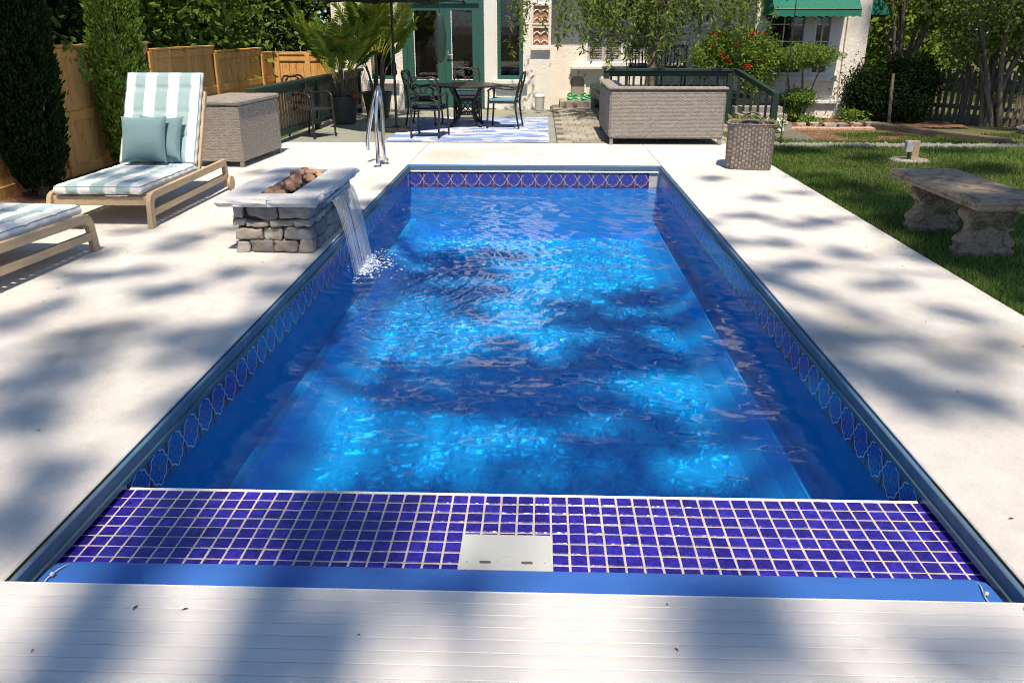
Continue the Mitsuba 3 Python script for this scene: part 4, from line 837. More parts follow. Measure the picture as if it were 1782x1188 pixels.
for a in (-0.8, 0, 0.8): put('niche_keystone', xf(box(-0.018, 0.018, RY - 0.06, RY - 0.031, 0, 0.09), mv(0.82 + math.sin(a) * 0.17, 0, 0.50 + math.cos(a) * 0.13) @ trimesh.transformations.rotation_matrix(a, [0, 1, 0])), 'm_shutter', hs)
# decorative breeze block panel
bp = thing('breeze_block_panel', 'terracotta and white pierced block panel on the stucco corner wall', 'wall panel')
for z0 in (1.24, 1.66):
    put('frame', cat([box(-0.19, -0.165, HY - 0.06, HY - .001, z0, z0 + 0.39), box(0.145, 0.17, HY - 0.06, HY - .001, z0, z0 + 0.39), box(-0.1645, 0.1445, HY - 0.06, HY - .001, z0, z0 + 0.03), box(-0.1645, 0.1445, HY - 0.06, HY - .001, z0 + 0.36, z0 + 0.39)]), 'm_trim_white', bp)
    put('back', box(-0.1645, 0.1445, HY - 0.015, HY - .002, z0 + .0305, z0 + .3595), 'm_terracotta', bp)
    for i in range(2):
        for j in range(2):
            put('arc_block', xf(tube([[0.062 * math.cos(t), 0, 0.062 * math.sin(t)] for t in np.linspace(0.2, 2.94, 12)], 0.014, 6), mv(-0.087 + i * 0.155, HY - 0.035, z0 + 0.06 + j * 0.16)), 'm_trim_white', bp, True)
put('bottom_ledge', cbox(-0.21, 0.19, HY - 0.10, HY - .001, 1.17, 1.235, 0.008), 'm_trim_white', bp)
# awnings
def awning(name, lab, x0, x1, yw, out, ztop, zbot, tr=None):
    a = thing(name, lab, 'awning'); n = 40; xs_ = np.linspace(x0, x1, n)
    slope = M(np.vstack([[[x, yw - 0.01, ztop] for x in xs_], [[x, yw - out * 0.5, (ztop + zbot) / 2 - 0.02] for x in xs_], [[x, yw - out, zbot] for x in xs_]]), [f for r in (0, n) for i in range(n - 1) for f in ([r + i, r + i + 1, r + n + i + 1], [r + i, r + n + i + 1, r + n + i])])
    sc = M(np.vstack([[[x, yw - out - .002, zbot + 0.004] for x in xs_], [[x, yw - out - 0.004, zbot - 0.11 - 0.028 * abs(math.sin((x - x0) / 0.13 * math.pi / 1))] for x in xs_]]), [f for i in range(n - 1) for f in ([i, i + 1, n + i + 1], [i, n + i + 1, n + i])])
    sides = [M([[x, yw - .01, ztop], [x, yw - out, zbot], [x, yw - .01, zbot], [x, yw - out, zbot - 0.1], [x, yw - 0.01, zbot - 0.1]], [[0, 1, 2], [2, 1, 3], [2, 3, 4]]) for x in (x0, x1)]
    for nm, m in (('canopy', slope), ('valance', sc), ('side_panel', sides[0]), ('side_panel', sides[1])):
        if tr is not None: m = xf(m, tr)
        put(nm, m, 'm_awning', a)
    fm = cat([tube([[x0 + .02, yw - out, zbot - 0.01], [x1 - .02, yw - out, zbot - 0.01]], 0.014, 6)]); put('frame_bar', xf(fm, tr) if tr is not None else fm, 'm_black_metal', a)
awning('window_awning', 'green scalloped awning over the right wing windows', 4.02, 5.52, WY, 0.80, 2.60, 1.915)
awning('window_awning', 'second green awning jutting from the house side beyond the pillar', -0.9, 0.9, 0, 0.5, 2.4, 1.93, mv(5.93, 17.6, 0, math.radians(90)))
# little things by the wall
cn = thing('white_canister', 'small white lidded canister standing by the stucco wall corner', 'canister')
put('body', xf(lathe([(0, 0.003), (0.085, 0.003), (0.09, 0.02), (0.105, 0.27), (0, 0.27)], 24), mv(-0.02, 17.75)), 'm_plastic_white', cn, 40); put('lid', xf(lathe([(0, 0.325), (0.09, 0.32), (0.112, 0.30), (0.112, 0.272)], 24), mv(-0.02, 17.75)), 'm_trim_white', cn, 40)
st = thing('stone_step', 'low pale stone step against the recessed wall', 'step'); put('block', cbox(0.42, 1.18, 18.45, RY - 0.002, -0.02, 0.13, 0.01), 'm_paver', st)
for x, y, lb in ((0.68, 18.65, 'bright green coiled garden hose at left on the stone step'), (0.97, 18.60, 'bright green coiled garden hose at right on the stone step')):
    pts = [[x + (0.13 - 0.004 * t + 0.02 * math.sin(t * 1.7)) * math.cos(t), y + (0.10 - 0.003 * t) * math.sin(t), 0.145 + 0.008 * t + 0.015 * math.sin(t * 2.3)] for t in np.linspace(0, 17, 90)]
    tag(put('garden_hose', tube(pts, 0.017, 6), 'm_plastic_green', smooth=True), lb, 'hose')

# ---------------------------------------------------------------- raised deck, its railing and stairs
dk = struct('raised_deck', cat([box(1.1, 3.9, 15.5, RY - 0.002, 0.32, 0.42), box(1.1, 3.9, 15.5, 15.55, -0.05, 0.3195)]), 'm_dark_green')
rr_ = thing('deck_railing', 'dark green wooden railing of the raised deck behind the sofa', 'railing')
put('top_rail', cbox(1.12, 3.40, 15.44, 15.58, 0.885, 0.935, 0.005), 'm_dark_green', rr_); put('under_rail', cbox(1.14, 3.34, 15.49, 15.53, 0.80, 0.8845, 0.004), 'm_dark_green', rr_); put('bottom_rail', cbox(1.14, 3.34, 15.49, 15.53, 0.46, 0.53, 0.004), 'm_dark_green', rr_)
bal = mikit.ply(box(-0.019, 0.019, -0.019, 0.019, 0.53, 0.80), 'm_dark_green')
for i in range(16): put('baluster', {**bal, 'to_world': T().translate([1.25 + i * 0.135, 15.51, 0])}, None, rr_)
for x in (1.17, 3.36): put('post', cbox(x - 0.05, x + 0.05, 15.46, 15.56, -0.04, 0.884, 0.004), 'm_dark_green', rr_)
sr = thing('stair_railing', 'sloping dark green stair handrail with pale balusters right of the sofa', 'railing')
def hz(y): return 0.90 - (15.45 - y) * 0.245 / 1.0 * 0.62
put('handrail', M(*(lambda m: (np.c_[m.vertices[:, 0] + (15.43 - m.vertices[:, 1]) * 0.14, m.vertices[:, 1], m.vertices[:, 2] - (15.43 - m.vertices[:, 1]) * 0.155], m.faces))(cbox(3.415, 3.50, 13.75, 15.43, 0.85, 0.935, 0.005))), 'm_dark_green', sr)
for i in range(5):
    y = 15.3 - i * 0.32; x = 3.455 + (15.43 - y) * 0.14; put('baluster', box(x - 0.018, x + 0.018, y - 0.018, y + 0.018, 0.02 + 0.3 * max(0, (y - 14.2)), 0.847 - (15.43 - y) * 0.155), 'm_grey_wood', sr)
put('post', cbox(3.66, 3.76, 13.68, 13.78, -0.04, 0.66, 0.005), 'm_dark_green', sr)
for i in range(3): tag(put('stair_step', cbox(3.42, 4.25, 14.5 + i * 0.33, 14.829 + i * 0.33, -0.03, 0.11 + i * 0.10, 0.008), 'm_paver'), ['lowest', 'middle', 'top'][i] + ' grey stone stair step behind the sloping handrail', 'step')
def slat_chair(x, y, rz, lb):
    c = thing('bistro_chair', lb, 'chair'); mt = mv(x, y, 0.42, rz); k = Kit()
    for sx in (-.2, .2):
        k.add('leg', tube([[sx, -.2, 0], [sx, -.2, .44]], .015, 6), 'm_black_metal'); k.add('leg', tube([[sx, .2, 0], [sx, .2, .5], [sx, .26, .86]], .015, 6), 'm_black_metal')
    k.add('seat', cbox(-.22, .22, -.22, .22, .44, .47, .006), 'm_black_metal'); k.add('top_rail', cbox(-.22, .22, .235, .275, .82, .88, .006), 'm_black_metal')
    for i in range(6): k.add('slat', box(-.165 + i * .066 - .011, -.165 + i * .066 + .011, .225, .243, .50, .82), 'm_black_metal')
    k.add('cushion', cbox(-.2, .2, -.2, .2, .471, .53, .02), 'm_plastic_white', 40); k.place(c, mt)
slat_chair(1.95, 17.4, math.pi, 'black slatted chair on the raised deck left of the trunk'); slat_chair(2.62, 17.3, math.pi, 'black slatted chair on the raised deck right of the trunk')

# ---------------------------------------------------------------- foliage and trees
def crown_tree(name, lab, trunk, blobs, n, size, cols, seed, catg='tree', aspect=0.5, droop=0.0, trunk_mat='m_bark', clump=0.22):
    g = np.random.default_rng(seed); t = thing(name, lab, catg)
    for tr, r in trunk: put('trunk', tube(curve(tr, 10), np.linspace(r, r * 0.45, 10), 8), trunk_mat, t, True)
    tot = sum(np.prod(b[1]) ** (2 / 3) for b in blobs); parts = []
    for c, r in blobs:
        k = max(400, int(n * np.prod(r) ** (2 / 3) / tot)); parts.append(leaves(blob_points(c, r, max(10, k // 40), 40, g, clump), size, g, cols, aspect, 0.8, droop))
    m, cc = joinleaf(parts); put('crown', m, 'm_leaf', t, color=cc); return t
# weeping tree above the sofa
g = np.random.default_rng(31); wt = thing('weeping_tree', 'small weeping tree with drooping leafy twigs above the sofa', 'tree')
put('trunk', tube(curve([[2.10, 16.45, -0.03], [2.09, 16.45, 0.8], [2.12, 16.43, 1.35], [2.05, 16.35, 2.0], [2.1, 16.3, 2.8]], 14), np.linspace(0.125, 0.06, 14), 10), 'm_bark', wt, True)
for a, L in ((0.3, 1.6), (1.5, 1.2), (2.7, 2.0), (3.5, 2.2), (4.6, 1.4), (5.6, 1.7)):
    put('limb', tube(curve([[2.1, 16.38, 1.7], [2.1 + 0.5 * L * math.cos(a), 16.38 + 0.35 * L * math.sin(a), 2.7], [2.1 + L * math.cos(a), 16.38 + 0.7 * L * math.sin(a), 2.75]], 9), np.linspace(0.05, 0.018, 9), 6), 'm_bark', wt, True)
tw, lp = [], []
for i in range(230):
    x = 2.1 + g.normal(0, 1.05); x = min(max(x, -0.45), 4.3); y = 16.25 + g.normal(0, 0.6) ; zt = 2.7 - 0.12 * abs(x - 2.0); hang = 1.45 + 0.42 * meshkit.noise(np.array([[x * 2.2, y, 3.0]]))[0] - 0.95 * g.random() ** 2.2 * (0.45 if abs(x - 0.2) < 0.5 or x > 2.6 else 1.0) + 0.25
    zb = max(1.0 + 0.12 * g.random(), hang - 0.15); n = 8; t = np.linspace(0, 1, n); c = np.stack([x + 0.12 * np.sin(t * 3 + i) , y + 0.1 * np.cos(t * 2.5 + i), zt + (zb - zt) * t], 1); tw.append(tube(c, np.linspace(0.004, 0.0015, n), 4, False))
    m = int((zt - zb) * 42); q = g.random(m); lp.append(np.stack([np.interp(q, t, c[:, k]) for k in range(3)], 1) + g.normal(size=(m, 3)) * 0.018)
labels[put('twigs', cat(tw), 'm_bark', wt)] = {'kind': 'stuff'}; m, c = leaves(np.vstack(lp), 0.105, g, OLIVE + GREENS[:2], 0.32, 0.7, 0.9); put('crown', m, 'm_leaf', wt, color=c)
# red-flowered bush
g = np.random.default_rng(41)
fb = crown_tree('flowering_bush', 'light green bush dotted with red flowers behind the deck railing', [([[3.5, 16.0, -0.03], [3.5, 15.95, 0.5], [3.45, 15.9, 1.0]], 0.035), ([[3.6, 16.0, -0.03], [3.75, 15.95, 0.5], [3.9, 15.9, 0.9]], 0.03)],
                [((3.55, 15.95, 1.25), (0.62, 0.40, 0.36)), ((3.05, 15.9, 1.1), (0.35, 0.3, 0.4)), ((3.9, 15.7, 1.0), (0.35, 0.3, 0.45)), ((3.75, 15.6, 0.72), (0.2, 0.2, 0.28))], 9000, 0.07, LIGHTG, 41, 'bush', 0.4)
fl = []
for i in range(15):
    x, z = 3.0 + 1.05 * ((i * 0.618) % 1), rng.uniform(0.92, 1.55); c0 = np.array([x, 15.52 + rng.uniform(-.05, .08), z])
    mm, _ = leaves(c0 + rng.normal(size=(20, 3)) * 0.014, 0.04, rng, [(0.5, 0.03, 0.03)], 0.7); col = np.tile([[0.42, 0.025, 0.03]], (len(mm.vertices), 1)) * rng.uniform(0.7, 1.2)
    put('flower', mm, 'm_leaf', fb, color=col)
# two-tier clipped shrub
crown_tree('clipped_shrub', 'two tier clipped green shrub under the green awning', [([[4.70, 15.75, -0.03], [4.72, 15.74, 0.5], [4.66, 15.72, 1.0]], 0.03), ([[4.78, 15.74, -0.03], [4.85, 15.7, 0.5], [5.0, 15.7, 0.95]], 0.022), ([[4.6, 15.75, -0.03], [4.5, 15.72, 0.45], [4.4, 15.72, 0.95]], 0.022)],
           [((4.66, 15.65, 1.14), (0.58, 0.40, 0.17)), ((4.45, 15.6, 1.08), (0.35, 0.35, 0.17)), ((4.62, 15.62, 0.42), (0.30, 0.28, 0.16)), ((4.5, 15.65, 0.2), (0.2, 0.2, 0.14))], 15000, 0.05, GREENS + LIGHTG, 43, 'shrub', 0.45, clump=0.16)
crown_tree('evergreen_hedge', 'dark broad evergreen hedge between the house pillar and the picket fence', [([[6.5, 16.0, -0.03], [6.5, 16.0, 0.5]], 0.03), ([[6.1, 16.0, -0.03], [6.1, 16.0, 0.5]], 0.03)],
           [((6.35, 16.05, 0.62), (0.72, 0.45, 0.45)), ((6.75, 15.95, 0.72), (0.45, 0.4, 0.38)), ((6.0, 15.95, 0.45), (0.38, 0.35, 0.42)), ((6.6, 15.6, 0.28), (0.35, 0.28, 0.24))], 26000, 0.055, DARKG, 44, 'hedge', 0.5, clump=0.18)
tag(put('stake', tube([[6.26, 15.5, -0.03], [6.22, 15.5, 0.45], [6.2, 15.5, 0.85]], [0.03, 0.033, 0.028], 7), 'm_grey_wood', smooth=True), 'grey weathered wooden stake in front of the dark hedge', 'stake')
# crape myrtles on the right
def multi(x, y, n, h, g, spread):
    return [([[x + g.normal(0, 0.08), y + g.normal(0, 0.08), -0.03], [x + spread * 0.35 * math.cos(a), y + spread * 0.3 * math.sin(a), h * 0.4], [x + spread * 0.75 * math.cos(a), y + spread * 0.6 * math.sin(a), h * 0.72], [x + spread * math.cos(a + .2), y + spread * 0.8 * math.sin(a + .2), h]], 0.05) for a in [i * 2 * math.pi / n + g.uniform(-.4, .4) for i in range(n)]]
g = np.random.default_rng(51)
crown_tree('crape_myrtle', 'many stemmed tree rising over the dark hedge with thin bare trunks', multi(6.9, 17.0, 7, 3.4, g, 0.9), [((7.1, 17.0, 2.75), (1.3, 1.0, 0.8)), ((7.6, 16.9, 2.0), (0.6, 0.6, 0.4))], 9000, 0.085, OLIVE + LIGHTG, 52)
crown_tree('crape_myrtle', 'leaning multi trunk tree in front of the right picket fence', multi(7.85, 15.3, 8, 3.3, g, 1.1), [((7.9, 15.4, 2.4), (1.3, 1.1, 0.9)), ((8.5, 15.0, 1.7), (0.8, 0.7, 0.5)), ((7.5, 15.6, 1.45), (0.55, 0.5, 0.4))], 13000, 0.085, OLIVE + LIGHTG[:1], 53)
big = [('bright yellow green tree standing in the gap between house pillar and dark hedge', (8.2, 21.0), [((8.1, 20.6, 1.5), (1.4, 1.0, 1.6)), ((8.6, 21.5, 4.0), (2.0, 1.4, 1.8))], [(0.22, 0.32, 0.05), (0.18, 0.27, 0.045)], 14000),
       ('tall bright green tree in the gap right of the house pillar', (8.6, 27.0), [((8.2, 26.5, 2.6), (2.6, 1.8, 2.6)), ((9.0, 27.0, 6.0), (2.6, 2.0, 2.6))], LIGHTG, 15000),
       ('broad green tree beyond the picket fence behind the crape myrtles', (13.0, 26.0), [((12.0, 25.0, 3.0), (3.2, 2.0, 3.0)), ((15.0, 23.0, 3.5), (3.2, 2.2, 3.4)), ((12.5, 25.0, 7.5), (3.4, 2.5, 2.6))], LIGHTG + GREENS, 22000),
       ('tree mass at the far right edge beyond the picket fence', (17.0, 18.5), [((14.0, 18.8, 2.4), (2.2, 1.8, 2.3)), ((17.0, 18.0, 4.0), (3.0, 2.2, 3.6)), ((13.0, 19.5, 5.0), (2.6, 2.0, 2.2))], OLIVE + LIGHTG[:1], 20000),
       ('dark leafy tree behind the cedar fence at the far left', (-8.5, 10.5), [((-7.6, 10.5, 2.3), (1.6, 1.9, 1.9)), ((-8.2, 8.6, 2.4), (1.8, 1.6, 2.0)), ((-8.0, 12.3, 2.6), (1.7, 1.5, 2.0))], DARKG, 26000),
       ('leafy rhododendron like tree with sunlit leaves over the middle of the cedar fence', (-7.6, 15.0), [((-7.2, 15.0, 2.1), (1.5, 1.6, 1.5)), ((-6.6, 16.8, 2.0), (1.2, 1.2, 1.2)), ((-7.4, 13.2, 2.4), (1.3, 1.3, 1.4))], LIGHTG + GREENS[:2], 20000),  # sunlight on the leaves put into lighter greens
       ('green tree filling the space between the back fence panel and the house', (-6.0, 20.5), [((-6.0, 19.6, 2.2), (1.5, 1.2, 1.5)), ((-7.6, 19.0, 2.5), (1.6, 1.4, 1.7)), ((-5.2, 20.5, 3.4), (1.5, 1.3, 1.5))], GREENS + DARKG[:1], 18000),
       ('tall dark tree far behind the left fence', (-12.0, 20.0), [((-11.5, 19.0, 3.5), (3.0, 3.0, 3.4)), ((-11.0, 25.0, 4.0), (3.4, 3.0, 3.8)), ((-11.5, 13.5, 3.5), (2.6, 3.0, 3.2))], DARKG, 22000),
       ('big tree out of view behind the house roof darkening the pool reflections', (-1.0, 31.0), [((-2.0, 30.0, 8.5), (5.0, 2.5, 4.5)), ((5.5, 30.0, 8.5), (5.0, 2.5, 4.5))], GREENS, 22000)]  # last tree is out of view and darkens what the pool reflects
for lb, (x, y), bl, cols, n in big:
    crown_tree('background_tree', lb, [([[x, y, -0.05], [x + 0.1, y, 1.5], [x, y + 0.1, 3.5]], 0.16)] if y > 12 else [([[x, y, -0.05], [x, y, 1.5], [x, y, 3.5]], 0.12)], bl, n, 0.17 if y < 22 else 0.22, cols, 60 + n % 97 + int(y), clump=0.2)
# ivy-like sprig hanging over the fence next to the dark evergreen
g = np.random.default_rng(77); m, c = leaves(np.array([[-5.05, 9.15, 1.52], [-5.0, 9.2, 1.45], [-4.98, 9.3, 1.38], [-4.98, 9.28, 1.30], [-4.97, 9.33, 1.22], [-5.0, 9.4, 1.15]]).repeat(7, 0) + g.normal(size=(42, 3)) * 0.05, 0.085, g, LIGHTG, 0.75)
sp = thing('hanging_branch', 'small leafy branch hanging over the cedar fence by the dark evergreen', 'branch')
put('leaves', m, 'm_leaf', sp, color=c); put('twig', tube(curve([[-5.4, 9.0, 1.75], [-5.1, 9.15, 1.55], [-4.98, 9.3, 1.35], [-4.99, 9.4, 1.12]], 10), 0.006, 5), 'm_bark', sp)

# ---------------------------------------------------------------- lawn and things on the right
struct('lawn', grid(np.linspace(2.925, 14, 60), np.linspace(1.0, 16.9, 80), lambda X, Y: -0.028 + 0.012 * meshkit.fbm(np.stack([X * 2, Y * 2, X * 0], -1), 3)), 'm_ground', smooth=True)
g = np.random.default_rng(81); n = 210000
X = 2.93 + 9 * g.random(n) ** 1.35; Y = 3.2 + 10.9 * g.random(n) ** 1.15
keep = ~((np.abs(X - 4.82) < 0.30) & (np.abs(Y - 11.12) < 0.24)) & ~((Y > 12.42) & (Y < 12.8)) & ~((Y > 13.15) & (meshkit.noise(np.stack([X * 2, Y * 2, X * 0], -1)) < 0.55)) & (meshkit.noise(np.stack([X * 4, Y * 4, X * 0 + 2], -1)) > 0.12 * 0 )
X, Y = X[keep], Y[keep]; n = len(X); h = 0.028 + 0.045 * g.random(n) * (0.5 + meshkit.noise(np.stack([X * 3, Y * 3, X * 0], -1))); a = g.random(n) * 6.283; w = 0.0028 + 0.002 * g.random(n) + 0.0003 * Y; b_ = g.normal(size=(n, 2)) * 0.018
z0 = np.full(n, -0.03); ca, sa = np.cos(a) * w, np.sin(a) * w
v = np.stack([np.stack([X - ca, Y - sa, z0], 1), np.stack([X + ca, Y + sa, z0], 1), np.stack([X + b_[:, 0], Y + b_[:, 1], z0 + h], 1)], 1).reshape(-1, 3)
col = np.array([(0.11, 0.21, 0.04), (0.15, 0.26, 0.055), (0.085, 0.17, 0.033), (0.20, 0.24, 0.09)])[g.integers(0, 4, n)] * (0.7 + 0.6 * meshkit.noise(np.stack([X * 1.5, Y * 1.5, X * 0 + 5], -1)))[:, None]
struct('grass', M(v, np.arange(3 * n).reshape(-1, 3)), 'm_leaf', kind='stuff', color=np.repeat(col, 3, 0)); labels['grass'].update(label='short green lawn grass beside the pool deck', category='grass')
# concrete garden bench
bn = thing('garden_bench', 'weathered concrete garden bench with scrolled legs on the lawn', 'bench')
from shapely.geometry import Polygon as PG
BNM = mv(3.38, 6.70, 0, math.radians(1.5))
def slab_profile():
    prof = [(0, 0.0), (0.018, 0.005), (0.026, 0.022), (0.018, 0.040), (0.026, 0.055), (0.02, 0.075), (0.0, 0.080)]; rings = []
    for o, z in prof: rings.append([[s1 * (0.25 + o), s2 * (0.72 + o), 0.385 + z] for s1, s2 in ((-1, -1), (1, -1), (1, 1), (-1, 1))])
    v = np.array(rings).reshape(-1, 3); f = []
    for i in range(len(prof) - 1):
        for j in range(4):
            q = [i * 4 + j, i * 4 + (j + 1) % 4, (i + 1) * 4 + (j + 1) % 4, (i + 1) * 4 + j]; f += [[q[0], q[1], q[2]], [q[0], q[2], q[3]]]
    n = len(v) - 4; f += [[n, n + 1, n + 2], [n, n + 2, n + 3], [0, 2, 1], [0, 3, 2]]
    return M(v, f)
put('seat_slab', xf(slab_profile(), BNM), 'm_bench', bn)
half = curve([[0.155, 0.0], [0.16, 0.03], [0.15, 0.05], [0.165, 0.09], [0.135, 0.14], [0.105, 0.19], [0.12, 0.24], [0.155, 0.29], [0.15, 0.33], [0.12, 0.36], [0.15, 0.385]], 40)
prof = PG(np.vstack([half, half[::-1] * [-1, 1]]))
for y in (-0.40, 0.44):
    e = trimesh.creation.extrude_polygon(prof, 0.15, engine='earcut'); v = np.asarray(e.vertices); lg = M(np.stack([v[:, 0] * 1.22, y - 0.075 + v[:, 2], v[:, 1]], 1), e.faces)
    k = put('leg', xf(lg, BNM), 'm_bench', bn, 30)
    for s in (-1, 1):
        sp_ = [[s * (0.088 + (0.075 - 0.0052 * t) * math.cos(t * 0.9 + (0 if s > 0 else 0))), y - 0.075, 0.255 + (0.075 - 0.0052 * t) * math.sin(t * 0.9)] for t in np.linspace(0, 12.5, 60)]
        put('scroll', xf(tube(sp_, 0.012, 6), BNM), 'm_bench', k, True)
        put('scroll', xf(tube(curve([[s * 0.17, y - 0.078, 0.20], [s * 0.11, y - 0.078, 0.16], [s * 0.12, y - 0.078, 0.10], [s * 0.17, y - 0.078, 0.07]], 14), 0.013, 6), BNM), 'm_bench', k, True)
    put('foot', xf(cbox(-0.205, 0.205, y - 0.085, y + 0.085, -0.03, 0.035, 0.006), BNM), 'm_bench', k)
# outlet post
op = thing('outlet_post', 'short wooden post with a white outlet box on a small concrete pad', 'post')
put('pad', xf(lathe([(0, 0.0), (0.24, 0.0), (0.25, -0.012), (0.25, -0.04)], 9), mv(4.82, 11.12, 0.006)), 'm_paver', op, 20)
put('post', cbox(4.83, 4.92, 11.08, 11.17, 0.006, 0.24, 0.004), 'm_teak', op); put('outlet_box', cbox(4.745, 4.828, 11.06, 11.15, 0.10, 0.245, 0.008), 'm_plastic_white', op); put('conduit', tube([[4.80, 11.11, 0.006], [4.80, 11.11, 0.10]], 0.012, 7), 'm_black_metal', op)
# gravel strip, mulch, brick edging, timbers
g = np.random.default_rng(91); n = 3000; P_ = np.stack([3.3 + 9 * g.random(n), 12.62 + 0.07 * g.normal(size=n), -0.022 + 0.012 * g.random(n)], 1)
ic = trimesh.creation.icosahedron(); s = (0.016 + 0.016 * g.random((n, 1, 1))) * (0.7 + 0.6 * g.random((n, 1, 3))); vv = (ic.vertices[None] * s + P_[:, None]).reshape(-1, 3)
struct('gravel', M(vv, (ic.faces[None] + np.arange(n)[:, None, None] * 12).reshape(-1, 3)), 'm_gravel', kind='stuff'); labels['gravel'].update(label='strip of pale gravel crossing the lawn', category='gravel')
struct('mulch_border', grid(np.linspace(3.75, 7.4, 50), np.linspace(14.86, 16.34, 20), lambda X, Y: -0.015 + 0.04 * meshkit.fbm(np.stack([X * 4, Y * 4, X * 0], -1), 3)), 'm_mulch', smooth=True)
struct('bare_earth', grid(np.linspace(3.6, 6.0, 30), np.linspace(13.1, 14.45, 16), lambda X, Y: -0.024 + 0.012 * meshkit.fbm(np.stack([X * 4, Y * 4, X * 0], -1), 3)), 'm_mulch', smooth=True)
be = thing('brick_edging', 'salmon brick edging in front of the planting bed by the house', 'edging')
for i in range(10): put('brick', cbox(3.80 + i * 0.19, 3.985 + i * 0.19, 14.62, 14.80, -0.03, 0.012 + 0.004 * math.sin(i * 5), 0.006), 'm_brick', be)
g = np.random.default_rng(95)
for i in range(9):
    x = 3.95 + i * 0.24; b = rough_box(x, x + g.uniform(0.14, 0.24), 14.86, 15.02, -0.03, g.uniform(0.03, 0.09), 0.012, 300 + i)
    tag(stone('border_rock', b, None, 300 + i), ('leftmost', 'second', 'third', 'fourth', 'middle', 'sixth', 'seventh', 'eighth', 'rightmost')[i] + ' rounded rock from the left in the row edging the planting bed', 'rock', 'rocks edging the planting bed')
tag(stone('border_rock', rough_box(7.9, 8.5, 14.0, 14.35, -0.03, 0.12, 0.03, 333), None, 302), 'large pale flat rock at the foot of the picket fence', 'rock')
for i, (a, b_, lb) in enumerate((((5.75, 14.9, 0.02), (6.95, 12.75, 0.0), 'long grey landscape timber sloping across the lawn edge'), ((5.62, 15.2, 0.02), (6.0, 14.75, 0.02), 'short grey landscape timber end by the mulch bed'))):
    a, b_ = np.array(a), np.array(b_); L = np.linalg.norm(b_ - a); an = math.atan2(b_[1] - a[1], b_[0] - a[0])
    tag(put('landscape_timber', xf(cbox(0, L, -0.07, 0.07, -0.06, 0.075, 0.015), mv(a[0], a[1], 0.0, an)), 'm_timber', smooth=30), lb, 'timber')
# hook pole
hp = thing('garden_hook', 'thin black shepherd hook pole at the corner of the lawn', 'pole')
put('pole', tube([[3.53, 12.53, -0.03], [3.53, 12.53, 1.2], [3.53, 12.53, 2.2]], 0.008, 6), 'm_black_metal', hp); put('hook', tube(curve([[3.53, 12.53, 2.2], [3.50, 12.53, 2.33], [3.38, 12.53, 2.35], [3.34, 12.53, 2.22]], 12), 0.007, 6), 'm_black_metal', hp)
# leafy plants at the stair foot
for x, y, h, lb, sd in ((3.15, 13.0, 0.34, 'leafy light green plant behind the wicker basket', 1), (3.42, 12.95, 0.30, 'leafy plant at the foot of the hook pole', 2), (4.7, 15.1, 0.16, 'small bright green plant in the border under the clipped shrub', 3), (5.6, 15.5, 0.22, 'small yellow green plant at the foot of the house pillar', 4)):
    g = np.random.default_rng(400 + sd); p = thing('border_plant', lb, 'plant'); n = int(260 * h / 0.3); q = np.stack([x + g.normal(0, 0.11, n), y + g.normal(0, 0.09, n), h * g.random(n) ** 0.7], 1)
    m, c = leaves(q, 0.085, g, LIGHTG, 0.45, 0.6); put('leaves', m, 'm_leaf', p, color=c)
    for i in range(5): put('stem', tube([[x, y, -0.03], [x + g.normal(0, 0.06), y + g.normal(0, 0.05), h * 0.8]], 0.004, 4), 'm_bark', p)
tag(put('white_rock', rough_box(3.74, 4.02, 14.05, 14.35, -0.03, 0.2, 0.03, 371), 'm_stucco', smooth=50), 'pale rock behind the sloping stair handrail', 'rock')
# picket fence
pf = thing('picket_fence', 'weathered grey picket fence along the right back edge of the yard', 'fence')
pick = mikit.ply(cbox(-0.034, 0.034, -0.01, 0.01, -0.03, 0.90, 0.004), 'm_grey_wood'); a, b_ = np.array([6.55, 17.2]), np.array([9.9, 13.2]); L = np.linalg.norm(b_ - a); an = math.atan2(b_[1] - a[1], b_[0] - a[0])
n = int(L / 0.112)
for i in range(n):
    q = a + (b_ - a) * (i + 0.5) / n; put('picket', {**pick, 'to_world': T().translate([q[0], q[1], rng.uniform(-0.02, 0.02)]).rotate([0, 0, 1], math.degrees(an) + rng.uniform(-2, 2)).rotate([0, 1, 0], rng.uniform(-1.5, 1.5))}, None, pf)
for z in (0.22, 0.66): put('rail', xf(cbox(0, L, 0.0105, 0.045, z, z + 0.075, 0.004), mv(a[0], a[1], 0, an)), 'm_grey_wood', pf)
for t in (0.0, 0.33, 0.66, 1.0): q = a + (b_ - a) * t; put('post', xf(cbox(-0.05, 0.05, 0.046, 0.14, -0.05, 0.97, 0.004), mv(q[0], q[1], 0, an)), 'm_grey_wood', pf)

